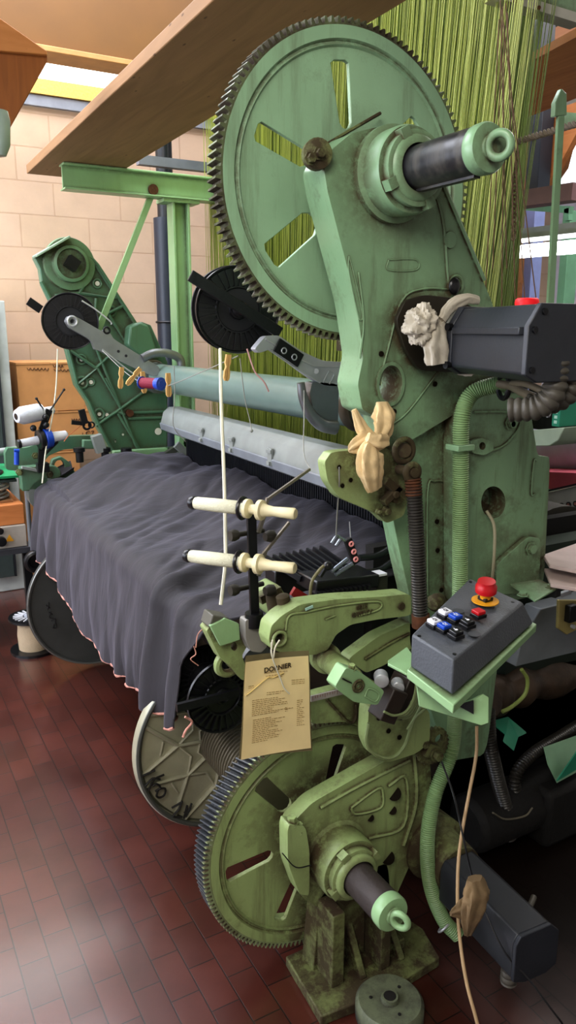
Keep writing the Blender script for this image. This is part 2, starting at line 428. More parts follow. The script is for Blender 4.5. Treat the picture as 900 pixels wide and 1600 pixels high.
# anchor floor texture so courses fall where the photo has them (object origin stays at the slab centre)
room('wall_back', XL, XR, YB, YB+.15, 0, 3.04, WALLM)
room('wall_back.001', XL, XR, YB+.06, YB+.17, 3.04, ZC, PLASTER)
struct(MB().bb(XL+.1, 3.9, YB+.03, YB+.05, 3.2, ZC-.05).build('glow_strip', emit_mat('wall_strip_glow', '#f3f1ea', 2.2)))  # added glowing strip on the plaster wall, feeds the floor reflections
room('wall_left', XL-.15, XL, YF, YB+.15, 0, 1.0, PLASTER)
room('wall_left.001', XL-.15, XL, YF, YB+.15, 2.8, ZC, PLASTER)
room('wall_left.002', XL-.15, XL, YF, .3, 1.0, 2.8, PLASTER)
room('wall_left.003', XL-.15, XL, 5.0, YB, 1.0, 2.8, PLASTER)
room('wall_right', XR, XR+.15, YF, YB+.15, 0, ZC, PLASTER)
room('wall_front', XL-.15, XR+.15, YF-.15, YF, 0, ZC, PLASTER)
# roof with a long rooflight over the far bay
room('ceiling', XL, XR, YF, 2.6, ZC, ZC+.1, CEILM)
room('ceiling.001', 3.0, XR, 2.6, YB+.15, ZC, ZC+.1, CEILM)
SKYG = emit_mat('rooflight_glow', '#eef2ff', 5)
WING = emit_mat('daylight_glazing', '#e8eeff', 3.2)
w = MB().bb(XL, 3.0, 2.6, YB+.1, ZC+.02, ZC+.05).build('window_1', SKYG); struct(w)
w = MB().bb(XL-.1, XL-.07, .3, 5.0, 1.0, 2.8).build('window_2', WING); struct(w)
fr = MB()
for y in (0.3, 1.5, 2.7, 3.9, 5.0): fr.bb(XL-.06, XL-.0, y-.03, y+.03, 1.0, 2.8)
for z in (1.0, 1.9, 2.8): fr.bb(XL-.06, XL, .3, 5.0, z-.03, z+.03)
struct(fr.build('trim_1', WHITE))
# wall capping strip + grey flashing on the back wall, seen upper left
struct(MB().bb(XL, 3.4, YB-.05, YB+.0, 3.10, 3.19).build('trim_2', mat('yellow_chipboard', '#d8b25f', .7, var=.2, scale=80)))
struct(MB().bb(XL, 3.4, YB-.035, YB, 3.03, 3.095).build('trim_3', mat('zinc_flashing', '#8b8f97', .5, .2)))

OCH = mat('ochre_beam_paint', '#6a4510', .5, var=.1, scale=3)
OCHL = mat('ochre_lower_flange', '#b0824f', .6)
# ochre roof beam running right, its lower flange a paler board
Yb = 4.7
def zpoly(mb, pts, Z, h):
    q = [P(x, y, Z=Z) for x, y in pts]; return mb.poly(q, (0, 0, h))
a = P(70, 80, Y=Yb); b2 = P(330, 105, Y=Yb)
bm_ = thing('roof_beam', 'ochre painted roof beam crossing behind the overhead plank, upper left', 'beam', (a.x, Yb, a.z))
m = MB(); m.bb(-.4, 3.2, Yb, Yb+.12, a.z+.02, a.z+.42); m.build('web', OCH, bm_, bev=.004)
m = MB(); m.bb(-.4, 3.2, Yb-.04, Yb+.16, a.z-.01, a.z+.02); m.build('lower_flange', OCHL, bm_, bev=.004)
# orange wooden corner brace hanging at the left edge
q = [(-40, 60), (74, 82), (74, 96), (2, 225), (-60, 240)]
g = [P(x, y, Y=3.0) for x, y in q]
br_ = thing('timber_brace', 'orange-brown wooden brace block at the left edge under the ochre beam', 'brace', g[2])
MB().poly(g, (0, .12, 0)).build('face_board', wood('orange_timber_dark', '#7a4416', '#935620', 2, .6), br_, bev=.003)
q = [(-60, 10), (0, 28), (74, 80), (74, 86), (-60, 74)]
g = [P(x, y, Y=2.98) for x, y in q]
MB().poly(g, (0, .1, 0)).build('top_board', wood('orange_timber', '#a86c35', '#b87b44', 0, .6), br_, bev=.003)
# small glass lamp cover at left edge
g = P(-4, 200, Y=2.7)
o = MB().lathe([(.0, 0), (.035, .002), (.04, .03), (.034, .1), (.02, .13), (0, .135)], g+V((0, 0, .05)), (0, 0, -1), 24, False).build('lamp_cover', mat('milky_glass', '#9fb0a8', .2))
tag(o, 'milky glass lamp cover hanging by the left edge beside the brace', 'lamp')
# the long plank laid overhead
PLK = wood('spruce_plank', '#80603f', '#9c7853', 1, .75, 3)
z0 = 2.39
m = MB(); m.poly([(.915, 4.36, z0), (1.325, 4.36, z0), (1.27, -.6, z0), (.845, -.6, z0)], (0, 0, .042))
o = m.build('overhead_plank', PLK, bev=.003); tag(o, 'long rough wooden plank laid overhead across the green gantry beam', 'plank')

# black service pipe: thin upper and sleeved lower part
pp = thing('service_pipe', 'dark blue-black vertical pipe with a wider lower sleeve on the far wall', 'pipe', (1.77, 4.9, 0))
MB().cyl((1.87, 4.9, 2.3), (1.87, 4.9, 3.98), .052, n=24).build('upper_pipe', mat('black_pipe', '#14181d', .35), pp)
MB().cyl((1.865, 4.9, 0), (1.865, 4.9, 2.3), .075, n=24).build('sleeve', mat('blue_black_sleeve', '#202733', .4), pp)
MB().torus((1.865, 4.9, 1.66), (0, 0, 1), .078, .008, 24, 6).build('clip', BLKSTEEL, pp)
o = MB().cyl((1.985, 5.0, 0), (1.985, 5.0, 2.32), .035, n=20).build('drain_pipe', mat('lilac_grey_pipe', '#8f8ea6', .5)); tag(o, 'thin lilac grey pipe standing just right of the dark pipe', 'pipe')

# green gantry that carries the plank
gt = thing('support_gantry', 'green steel gantry: column, brace and beam under the plank', 'frame', (1.6, 4.0, 0))
m = MB(); m.bb(1.005, 2.6, 4.0, 4.012, 2.27, 2.385); m.bb(1.005, 2.6, 3.96, 4.05, 2.378, 2.388); m.bb(1.005, 2.6, 3.96, 4.05, 2.268, 2.276)
m.build('beam', GCLEAN, gt, bev=.002)
m = MB(); cx = P(278, 400, Y=4.05).x
m.bb(cx-.045, cx+.045, 4.02, 4.03, 0, 2.27); m.bb(cx-.047, cx-.035, 3.98, 4.07, 0, 2.27); m.bb(cx+.035, cx+.047, 3.98, 4.07, 0, 2.27); m.bb(cx-.1, cx+.1, 3.97, 4.08, 2.25, 2.27)
m.build('column', GCLEAN, gt, bev=.002)
p0 = P(236, 306, Y=4.03); p1 = P(180, 448, Y=4.03)
m = MB(); m.bar(p0, p1+(p1-p0)*.6, .03, .02, (0, 1, 0)); m.build('brace', GCLEAN, gt)
c = P(240, 296, Y=3.99); MB().cyl(c, c+V((0, .03, 0)), .026, n=20).build('pivot_bolt', RUST, gt)
# grey thin beam behind
a = P(215, 250, Y=4.5); b2 = P(335, 268, Y=4.5)
o = MB().bar(a, V((a.x+2, a.y, a.z)), .05, .05).build('cable_tray', mat('grey_tray', '#6c6f76', .5)); tag(o, 'thin grey rail behind the green gantry beam', 'rail')

# ------------------------------------------------------------------ far left: cabinet, cartons
cA = V((P(22, 655, Y=4.9).x, 4.9, P(14, 470, Y=4.9).z))
cb = thing('metal_cabinet', 'tall pale grey cabinet at the left edge by the far wall', 'cabinet', (cA.x-.35, 4.92, 0))
zt = cA.z
MB().bb(cA.x-.7, cA.x, 4.9, 5.4, 0, zt).build('body', mat('pale_grey_enamel', '#b9bdb8', .5), cb, bev=.006)
xg = cA.x-.075
MB().bb(cA.x-.66, xg, 4.875, 4.9, .1, zt-.04).build('glass_door', mat('smoked_glass', '#47514e', .12), cb, bev=.003)
MB().bb(xg, xg+.012, 4.87, 4.9, .1, zt-.04).build('door_edge', mat('cabinet_shadow', '#23262a', .5), cb)

def carton(px0, py0, px1, py1, Y, depth, label, marks=None, ztop=None):
    a = P(px0, py0, Y=Y); b = P(px1, py1, Y=Y)
    x0, x1 = a.x, b.x; z1, z0 = (ztop if ztop else a.z), (0 if py1 == 770 else b.z)
    t = thing('cardboard_box', label, 'box', ((x0+x1)/2, Y, z0), 'cardboard cartons by the far wall')
    MB().bb(x0, x1, Y, Y+depth, z0, z1-.012).build('carton_body', CARD, t, bev=.003)
    xm = (x0+x1)/2
    MB().bb(x0-.002, xm-.001, Y-.004, Y+depth, z1-.012, z1).build('flap', CARD, t)
    MB().bb(xm+.001, x1+.002, Y-.004, Y+depth, z1-.012, z1-.002).build('flap', CARD, t)
    if marks:
        mk = MB()
        for s_ in marks: stroke(mk, [P(x, y, Y=Y-.003) for x, y in s_], .0022)
        mk.build('marker_writing', mat('brown_marker', '#5b3a22', .7), t)
    return t
def scribble(x, y, w, h, n): return [[(x+w*i/n+random.uniform(-.4, .4), y+(h if k else 0)*random.uniform(.6, 1)) for i, k in ((j, j % 2) for j in range(n+1))]]
b3 = carton(25, 700, 128, 770, 4.95, .45, 'lowest cardboard carton, mostly hidden behind the green arm at far left', None, P(157, 700, Y=4.95).z-.001)
b2_ = carton(25, 640, 157, 700, 4.95, .45, 'middle cardboard carton marked +83, under the larger carton by the far wall',
    [[(126, 680), (132, 680)], [(129, 676), (129, 684)], [(136, 674), (134, 680), (136, 685), (140, 683), (139, 679), (136, 679), (134, 676), (139, 673), (140, 676)], [(142, 674), (146, 673), (144, 678), (147, 680), (145, 684), (142, 684)]] + scribble(112, 654, 14, 6, 7) + scribble(133, 690, 16, 5, 6), P(134, 640, Y=4.95).z-.001)
b1 = carton(25, 567, 134, 640, 4.95, .45, 'largest upper cardboard carton with marker scrawl, by the far wall', scribble(42, 575, 34, 5, 12)+scribble(83, 570, 16, 5, 7)+scribble(84, 577, 28, 4, 10))

# ------------------------------------------------------------------ far-left trolley with coiled cables
tr = thing('equipment_trolley', 'low wheeled trolley carrying wooden box and cables at the left edge', 'trolley', (.45, 4.0, 0))
a = P(38, 830, Y=4.0)
xr = P(36, 800, Y=4.05).x; zb = P(20, 856, Y=4.0).z; zt = P(20, 822, Y=4.0).z
MB().bb(xr-.62, xr, 4.0, 4.45, zb, zt).build('metal_front', mat('trolley_grey', '#a79f94', .5), tr, bev=.004)
zt2 = P(20, 735, Y=4.0).z; zm = P(20, 790, Y=4.0).z
MB().bb(xr-.62, xr, 4.02, 4.45, zt+.002, zm).build('wooden_box', wood('trolley_wood', '#b06b35', '#c98148', 0), tr, bev=.003)
MB().cyl((xr+.015, 3.99, zb-.03), (xr+.015, 3.99, zt2), .012, n=12).build('corner_post', mat('post_grey', '#7c8084', .4, .4), tr)
MB().bb(xr-.64, xr+.02, 3.98, 4.47, zb-.03, zb-.001).build('base_tray', mat('tray_dark', '#3a3b40', .5), tr)
for dx in (-.5, 0):
    c = V((xr+dx, 4.05, .05)); MB().cyl(c-V((.015, 0, 0)), c+V((.015, 0, 0)), .05, n=20).build('castor', BLKPL, tr)
    MB().bb(xr+dx-.02, xr+dx+.02, 4.03, 4.07, .05, zb-.02).build('castor_fork', BLKSTEEL, tr)
c = P(2, 846, Y=3.985); MB().lathe([(.026, 0), (.024, .018), (0, .02)], c, (0, -1, 0), 20).build('knob', BLKPL, tr)
c = P(0, 830, Y=3.985); MB().lathe([(.018, 0), (.016, .014), (0, .016)], c, (0, -1, 0), 20).build('knob', BLKPL, tr)
c = P(15, 841, Y=3.995); MB().poly([c+V((-.02, 0, -.016)), c+V((.02, 0, -.016)), c+V((0, 0, .02))], (0, -.002, 0)).build('warning_triangle', YEL, tr)
cbt = [('black coiled cable on top of the cable heap on the trolley at the left edge', BLKPL, 0.0), ('white coiled cable heaped on the trolley below the black one', mat('white_cable', '#cfcbc2', .5), -.045), ('grey coiled cable at the bottom of the cable heap on the trolley', mat('grey_cable', '#8e8c8a', .5), -.09)]
for lb, mm, dz in cbt:
    m = MB()
    for i in range(3):
        z = zm+.118+dz+i*.0125; rx = .22-.012*i; pts = []
        for j in range(25):
            an = 2*PI*j/24+i*.3; pts.append(V((xr-.26+rx*math.cos(an)*1.0, 4.2+.15*math.sin(an), z+.004*math.sin(an*2+i)+random.uniform(-.002, .002))))
        m.tube(pts, .007, 6, 3)
    o = m.build('coiled_cable', mm); tag(o, lb, 'cable')
MB().bb(xr-.55, xr-.04, 4.08, 4.4, zm+.001, zm+.012).build('lid', CARDIN, tr)
fz = P(10, 742, Y=4.1).z
for k, (mm, lb) in enumerate([(mat('green_folder', '#1f8a57', .5), 'green folder lying on top of the cable heap at the left edge'), (mat('dark_folder', '#26332e', .5), 'dark folder under the green folder on the trolley')]):
    z = fz-.02*k; o = MB().poly([(xr-.55, 4.05, z), (xr+.01-.02*k, 4.1, z-.02), (xr-.02, 4.4, z), (xr-.55, 4.4, z+.02)], (0, 0, .012)).build('folder', mm); tag(o, lb, 'folder')
m = MB()
c = V((xr-.3, 4.2, 0))
for k in range(2): m.bb(xr-.5+.35*k, xr-.46+.35*k, 4.2, 4.24, zm, fz-.035)
m.build('folder_stand', BLKSTEEL, tr)

# ------------------------------------------------------------------ reel on the floor
c = P(54, 1015, Z=0); c.z = 0
rl = thing('thread_reel', 'black-flanged reel of pale thread standing upright on the tiles', 'reel', c)
R = .118
MB().lathe([(R, 0), (R, .014), (.03, .018)], c, (0, 0, 1), 40).build('flange', BLKPL, rl)
zt = .175
MB().lathe([(R*.98, zt), (R*.98, zt+.012), (R*.8, zt+.014), (R*.78, zt+.006), (.02, zt+.006)], c, (0, 0, 1), 40).build('flange', BLKPL, rl)
MB().lathe([(.075, .016), (.078, .09), (.07, zt)], c, (0, 0, 1), 32).build('thread_winding', mat('pale_thread', '#bba88c', .7, bump=.6, bscale=200), rl)
m = MB()
for i in range(20):
    an = 2*PI*i/20; e = V((math.cos(an), math.sin(an), 0)); m.bar(c+e*.045+V((0, 0, zt+.013)), c+e*.092+V((0, 0, zt+.013)), .006, .006)
m.build('spokes', WHITE, rl)
MB().cyl(c+V((0, 0, zt+.01)), c+V((0, 0, zt+.02)), .038, n=24).build('hub', mat('pale_hub', '#a9adb6', .5), rl)

# ================================================================== THE LOOM, near side
loom = thing('weaving_loom', 'big green weaving machine filling the picture with gear wheels, side frames and console', 'loom', (1.2, 1.5, 0))
AX = V((1.06, 0, 1.925)); BX = V((.915, 0, .345))
def slot(c, ang, r0, r1, w0, w1):
    """radial slot outline (rounded at the narrow inner end)"""
    e = V((math.cos(ang), math.sin(ang))); n = V((-e.y, e.x)); o = []
    o += [e*r1+n*w1, e*(r1+.006)+n*(w1*.6), e*(r1+.006)-n*(w1*.6), e*r1-n*w1]
    o += [e*r0-n*w0, e*(r0-w0*.6)-n*(w0*.6), e*(r0-w0*.85), e*(r0-w0*.6)+n*(w0*.6), e*r0+n*w0]
    return [(c[0]+p.x, c[2]+p.y) for p in o]
def gear(c, Yf, R, th, teeth, helix, mb_face, mb_teeth, slots, name, plabel_, fm=None):
    # face disc with slots
    cc = (c.x, 0, c.z); rim = R*.865
    hs = [slot(cc, math.radians(a), r0, r1, w0, w1) for a, r0, r1, w0, w1 in slots]
    m = MB(); m.plate(circ(c.x, c.z, rim+.002, 96), hs, Yf+.006, Yf+.018)
    disc = m.build(name, mb_face, loom, bev=.0015); plabel(disc, plabel_)
    # raised rim ring with a dark groove
    m = MB(); o = V((c.x, Yf, c.z))
    m.lathe([(rim-.012, .008), (rim-.006, .001), (rim, .008), (rim+.006, 0), (R-.014, 0), (R-.014, th), (rim-.01, th), (rim-.012, .008)], o, (0, 1, 0), 128, False)
    m.build('rim', mb_face, disc)
    # teeth ring
    for (ya, yb, ha, hb, tm_, nm) in ([(Yf+.001, Yf+.012, 0, helix*.2, fm, 'front_teeth'), (Yf+.012, Yf+th, helix*.2, helix, mb_teeth, 'teeth')] if fm else [(Yf+.001, Yf+th, 0, helix, mb_teeth, 'teeth')]):
        teeth_ring(c, R, teeth, ya, yb, ha, hb).build(nm, tm_, disc, sm=False)
    return disc
def teeth_ring(c, R, teeth, ya, yb, ha, hb):
    m = MB(); n = teeth; rr = [(R-.0145, 0), (R-.006, .35), (R+.004, .42), (R+.004, .58), (R-.006, .65)]
    A = []
    for k, y in ((ha, ya), (hb, yb)):
        ring = []
        for i in range(n):
            for r, q in ((R-.010, .0), (R-.010, .25), (R+.003, .42), (R+.003, .66), (R-.010, .83)):
                a = 2*PI*(i+q)/n + k
                ring.append(m.bm.verts.new((c.x+r*math.cos(a), y, c.z+r*math.sin(a))))
        A.append(ring)
    T = len(A[0]); inn = [[m.bm.verts.new((c.x+(R-.02)*math.cos(2*PI*i/T+k), y, c.z+(R-.02)*math.sin(2*PI*i/T+k))) for i in range(T)] for k, y in ((ha, ya), (hb, yb))]
    for i in range(T):
        j = (i+1) % T
        m.f([A[0][i], A[0][j], A[1][j], A[1][i]]); m.f([inn[0][i], inn[0][j], A[0][j], A[0][i]]); m.f([A[1][i], A[1][j], inn[1][j], inn[1][i]])
    return m
D2 = [(98.5, .135, .255, .016, .024), (159.5, .14, .257, .020, .021), (217.5, .145, .265, .028, .030), (40, .13, .235, .022, .024), (278, .14, .25, .020, .022), (338, .14, .25, .020, .022)]
TEETHG = paint('green_gear_teeth', '#8a9a70', .8, '#4a3b22', thr=.45, ao=.03)
ug = gear(AX, 1.575, .343, .045, 124, .012, GREEN, TEETH, D2, 'upper_gear_wheel', 'large upper green toothed gear wheel with slots')
D3 = [(73.5, .135, .237, .014, .021), (129.5, .142, .248, .020, .021), (186, .14, .25, .016, .021), (243, .14, .235, .014, .018), (300, .13, .225, .018, .022), (10, .13, .225, .018, .022)]
lg = gear(BX, 1.47, .312, .062, 150, .05, GREEN3, DTEETH, D3, 'lower_gear_wheel', 'lower green gear wheel with dark helical teeth near the floor', TEETHG)

def cast(name, px, Y, th, m, parent=loom, holes=(), bev=.006, round_=True, w=.16):
    o = px2(px, Y)
    if round_: o = rnd(o, 3, w)
    return MB().plate(o, [px2(h, Y) for h in holes], Y, Y+th).build(name, m, parent, bev=bev)

# upper arm of the side frame
armpx = [(512, 300), (506, 262), (518, 234), (549, 208), (590, 198), (650, 215), (690, 290), (722, 350), (752, 432), (772, 480), (772, 606), (722, 640), (640, 690), (602, 700), (600, 640), (588, 652), (566, 640), (559, 600), (568, 556), (556, 470), (538, 400)]
side = cast('side_frame', armpx, 1.43, .085, GREEN2, holes=[pxe(609, 600, 21, 30, 20)], bev=.008)
plabel(side, 'near side frame casting of the loom')
# main plate below
mainpx = [(598, 640), (640, 600), (775, 560), (800, 640), (790, 940), (760, 1180), (700, 1190), (640, 1010), (640, 930), (626, 870), (612, 800), (600, 700)]
main = cast('side_frame_plate', mainpx, 1.46, .05, GREEN2, bev=.005)
# right hand cover panel with the round hole
panpx = [(716, 700), (722, 640), (742, 606), (776, 590), (800, 594), (828, 636), (840, 712), (860, 714), (850, 905), (838, 930), (716, 960)]
panel = cast('cover_panel', panpx, 1.40, .055, GREEN2, holes=[pxe(771, 785, 19, 25, 24)], bev=.005)
plabel(panel, 'flat green side cover with a round hole')
MB().plate(px2(pxe(771, 785, 30, 38, 24), 1.49), [], 1.49, 1.5).build('hole_backing', GDIRTY, loom)

# ribs, seams and bosses on the frame
m = MB()
def pxrib(m, pts, Y, r=.004): m.tube([P(x, y, Y=Y) for x, y in pts], r, 6, 5)
pxrib(m, [(655, 240), (690, 335), (700, 440), (712, 470)], 1.43, .0045)
pxrib(m, [(692, 288), (756, 438)], 1.428, .006)
pxrib(m, [(592, 600), (606, 545), (628, 470), (660, 452), (700, 452)], 1.43, .0035)
pxrib(m, [(560, 425), (568, 500), (562, 560)], 1.43, .003)
pxrib(m, [(545, 400), (552, 425), (566, 490), (560, 495), (545, 425), (545, 400)], 1.43, .002)
pxrib(m, [(607, 406), (650, 406), (650, 422), (607, 422), (607, 406)], 1.43, .002)
pxrib(m, [(716, 590), (718, 700), (716, 800), (740, 940)], 1.455, .003)
pxrib(m, [(668, 930), (668, 770), (680, 752), (700, 756), (706, 780)], 1.458, .003)
pxrib(m, [(610, 665), (640, 640), (700, 560)], 1.43, .003)
m.build('casting_seam', GREEN2, side)
m = MB()
pxrib(m, [(740, 644), (792, 644), (812, 654), (806, 676), (780, 700), (742, 704)], 1.398, .0035)
pxrib(m, [(838, 720), (834, 722), (830, 770), (836, 772)], 1.398, .003)
m.build('raised_bracket_edge', GREEN2, panel)
m = MB()
o = rnd(px2([(776, 930), (776, 882), (826, 838), (846, 842), (842, 925)], 1.385), 3, .2)
m.plate(o, [], 1.385, 1.4); m.build('triangular_bracket', GREEN2, panel, bev=.002)
m = MB(); o = rnd(px2([(736, 690), (752, 684), (770, 690), (772, 704), (756, 712), (738, 708)], 1.385), 3, .25)
m.plate(o, [px2(pxe(754, 697, 5, 6, 12), 1.385)], 1.385, 1.4); m.build('lug', GREEN2, panel, bev=.002)
for x, y, Y, r in [(798, 660, 1.398, .014), (829, 857, 1.383, .013), (797, 662, 1.398, .008)]:
    b_ = MB().bolt(P(x, y, Y=Y), (0, -1, 0), r, .012).build('bolt', GREEN2, panel)
m = MB()
for x, y in [(596, 553), (616, 643), (680, 600), (700, 905), (684, 860), (700, 866), (683, 815), (690, 922), (746, 686)]:
    m.cyl(P(x, y, Y=1.428 if y < 660 else 1.458)+V((0, .004, 0)), P(x, y, Y=1.428 if y < 660 else 1.458)-V((0, .0012, 0)), .006, n=14)
m.build('screw_hole', HOLE, side)
m = MB(); c = P(702, 375, Y=1.43); m.cyl(c+V((0, .002, 0)), c-V((0, .004, 0)), .018, n=24)
c = P(712, 445, Y=1.43); m.torus(c, (0, 1, 0), .02, .005, 20, 8)
m.build('cover_disc', GREEN2, side)
c = P(710, 447, Y=1.42); MB().ball(c, .02, sx=(.8, .4, 1)).build('cable_gland', BLKPL, side)
m = MB(); c = P(609, 600, Y=1.43)
m.plate([(c.x+(.034 + .008)*math.cos(a)*.95, c.z+.050*math.sin(a)) for a in [2*PI*i/24 for i in range(24)]], [[(c.x+.034*math.cos(a)*.95, c.z+.042*math.sin(a)) for a in [2*PI*i/24 for i in range(24)]]], 1.425, 1.44)
m.build('hole_ring', GREEN2, side)
# bracket at top left holding hex screw, thin crank line on gear
m = MB(); c = P(493, 243, Y=1.44); m.lathe([(.03, 0), (.03, .02), (.018, .024)], c, (-.3, -1, 0), 20)
for x, y in ((484, 248), (498, 240)): m.bolt(P(x, y, Y=1.415), (0, -1, 0), .009, .012)
m.build('clamp_lug', GDIRTY, side)
m = MB(); m.tube([P(500, 232, Y=1.5), P(545, 205, Y=1.53), P(594, 177, Y=1.56)], .004, 6, raw=True); m.build('retaining_wire', GDIRTY, side)

# hub, ring, shaft of the upper beam
def hub(AXc, Y0, hubr, nutr, shr, Yh, Yn, Ytip, gm, gd, sm_, shname, capm, key=True):
    o = V((AXc.x, Y0, AXc.z)); d = (0, -1, 0); CL = .024
    h = MB().lathe([(hubr*1.12, 0), (hubr*1.12, .015), (hubr, .02), (hubr, Yh-.008), (hubr*.96, Yh), (hubr*.82, Yh), (hubr*.80, Yh-.02), (nutr*.9, Yh-.02)], o, d, 48, False).build('bearing_housing', gm, loom)
    MB().lathe([(hubr*.82, Yh-.018), (hubr*.8, Yh+.006), (nutr*1.1, Yh+.008), (nutr*1.1, Yh-.01)], o, d, 40, False).build('seal_ring', gd, h)
    n_ = MB(); n_.lathe([(nutr*1.12, Yh), (nutr*1.12, Yh+.018), (nutr, Yh+.02), (nutr*.98, Yn), (nutr*.9, Yn+.006), (shr+.004, Yn+.008), (shr+.004, Yh)], o, d, 40, False)
    for k in range(4):
        a = k*PI/2+.5; c = o+V((math.cos(a)*nutr*1.08, -(Yh+.012), math.sin(a)*nutr*1.08)); n_.box(c, (.022, .022, .022), Matrix.Rotation(-a, 3, 'Y'))
    n_.build('lock_nut', gm, h)
    L = Y0-Ytip
    s_ = MB().lathe([(shr, Yh-.03), (shr, L-CL)], o, d, 40).build(shname, sm_, loom)
    if key: MB().bb(AXc.x-.008, AXc.x+.008, Ytip+.03, Ytip+.2, AXc.z-shr-.004, AXc.z-shr+.01).build('key', sm_, s_)
    m = MB(); m.lathe([(shr*1.0, L-CL-.004), (shr*1.04, L-CL), (shr*1.05, L-.006), (shr*.98, L), (shr*.5, L+.002), (shr*.46, L+.006), (0, L+.008)], o, d, 40, False).build('end_cap', capm, s_)
    c = V((AXc.x+.002, Ytip-.004-.016*shr/.04, AXc.z-.0)); m = MB(); m.torus(c, (.75, .45, .1), .019*shr/.04, .0075*shr/.04, 28, 10); m.build('lifting_eye', capm, s_)
    return h
hub(AX, 1.43, .088, .066, .043, .070, .09, 1.135, GREEN2, GDIRTY, SHAFTBLK, 'upper_shaft', GREEN2)
hub(BX, 1.40, .080, .058, .040, .085, .11, 1.15, GREEN3, GDIRTY, SHAFTBRN, 'lower_shaft', GCLEAN, False)

# lower bearing casting and stand
brgpx = [(441, 1300), (448, 1285), (478, 1254), (580, 1196), (645, 1160), (662, 1188), (665, 1245), (640, 1330), (600, 1420), (560, 1440), (490, 1420), (462, 1402), (443, 1340)]
brg = cast('bearing_bracket', [(x+10, y) for x, y in brgpx], 1.385, .045, GREEN3, bev=.008, holes=[])
plabel(brg, 'lower bearing casting in front of the lower gear')
# raised outer web left of the hub, split line
m = MB(); m.plate(rnd(px2([(449, 1300), (452, 1288), (478, 1292), (484, 1330), (484, 1400), (468, 1398), (450, 1350)], 1.345), 3, .2), [], 1.345, 1.385)
m.build('split_block', GREEN3, brg, bev=.004)
for x, y in ((456, 1288), (466, 1299)): MB().bolt(P(x, y, Y=1.36), (0, 0, 1), .011, .02).build('bolt', GREEN3, brg)
m = MB(); pxrib(m, [(441, 1333), (462, 1355), (486, 1352)], 1.328, .0015); m.build('split_line', BLKSTEEL, brg)
m = MB()
pxrib(m, [(548, 1262), (590, 1232), (598, 1240), (594, 1262), (556, 1272), (548, 1262)], 1.383, .004)
pxrib(m, [(575, 1310), (630, 1290), (634, 1215), (606, 1228)], 1.383, .005)
pxrib(m, [(500, 1262), (560, 1228), (640, 1188)], 1.383, .005)
pxrib(m, [(646, 1170), (650, 1250), (630, 1320)], 1.383, .007)
m.build('rib', GREEN3, brg)
m = MB()
for x, y, r in [(579, 1278, .009), (613, 1266, .011), (616, 1240, .018), (676, 1220, .012), (606, 1340, .018)]:
    m.cyl(P(x, y, Y=1.39), P(x, y, Y=1.3835), r, n=16)
m.build('screw_hole', HOLE, brg)
# stand on the floor
st = MB().plate(rnd([(.85, .0), (.85, .0), (.87, .24), (.94, .27), (1.08, .26), (1.11, .0)], 2, .1), [[(.915, .06), (.93, .2), (1.0, .2), (1.02, .06)]], 1.385, 1.44).build('stand', GDIRTY, loom, bev=.006)
plabel(st, 'greasy green floor stand under the lower shaft')
m = MB(); m.bb(.865, .90, 1.315, 1.39, .03, .235); m.bb(1.0, 1.03, 1.30, 1.39, .03, .17); m.bb(.90, 1.0, 1.37, 1.39, .03, .24); m.bb(1.03, 1.10, 1.33, 1.39, .03, .06)
m.poly([(.94, 1.30, .03), (.94, 1.39, .03), (.94, 1.39, .17)], (.02, 0, 0)); m.poly([(1.06, 1.30, .03), (1.06, 1.39, .03), (1.06, 1.39, .14)], (.02, 0, 0))
m.build('stiffener', GDIRTY, st, bev=.003)
a, b2, c, d = P(449, 1512, Z=.0), P(500, 1600, Z=0), P(684, 1492, Z=0), P(600, 1470, Z=0)
MB().poly([(.815, 1.46, 0), (.80, 1.262, 0), (.965, 1.245, 0), (1.16, 1.262, 0), (1.185, 1.36, 0), (1.16, 1.46, 0)], (0, 0, .03)).build('base_plate', GDIRTY, st, bev=.004)

# long lever casting above the tag  (breast-side arm)
levpx = [(420, 1000), (424, 978), (440, 962), (470, 944), (530, 936), (600, 932), (642, 928), (643, 962), (590, 968), (548, 976), (525, 992), (512, 1016), (490, 1024), (440, 1020), (424, 1014)]
lev = cast('support_arm', levpx, 1.40, .05, GREEN3, bev=.007, holes=[pxe(436, 998, 7, 9, 14)], w=.2)
plabel(lev, 'curved green support arm above the paper pouch')
m = MB(); pxrib(m, [(446, 985), (452, 962), (480, 956), (530, 946), (590, 940), (592, 952), (560, 962)], 1.399, .003); m.torus(P(437, 998, Y=1.397), (0, 1, 0), .016, .004, 20, 8)
pxrib(m, [(508, 968), (524, 962)], 1.398, .002)
m.build('raised_edge', GREEN3, lev)
c = P(627, 947, Y=1.398); MB().cyl(c, c-V((0, .004, 0)), .009, n=16).build('screw', GDIRTY, lev)
text_mesh('cast_lettering', '0015\nGWDEV', .016, Matrix.Translation(P(566, 952, Y=1.397)) @ Matrix.Rotation(PI/2, 4, 'X'), GDIRTY, lev, .001)
MB().box(P(483, 950, Y=1.394), (.02, .002, .006), Matrix.Rotation(-.2, 3, 'Y')).build('small_sticker', mat('pale_sticker', '#a9cfc0', .4), lev)

# forked second arm behind
f2 = cast('brace_arm', [(543, 1030), (590, 995), (640, 972), (655, 985), (648, 1010), (600, 1040), (572, 1052)], 1.46, .04, GREEN3)
m = MB(); pxrib(m, [(570, 1030), (610, 1005), (640, 990)], 1.458, .004); m.build('raised_edge', GDIRTY, f2)
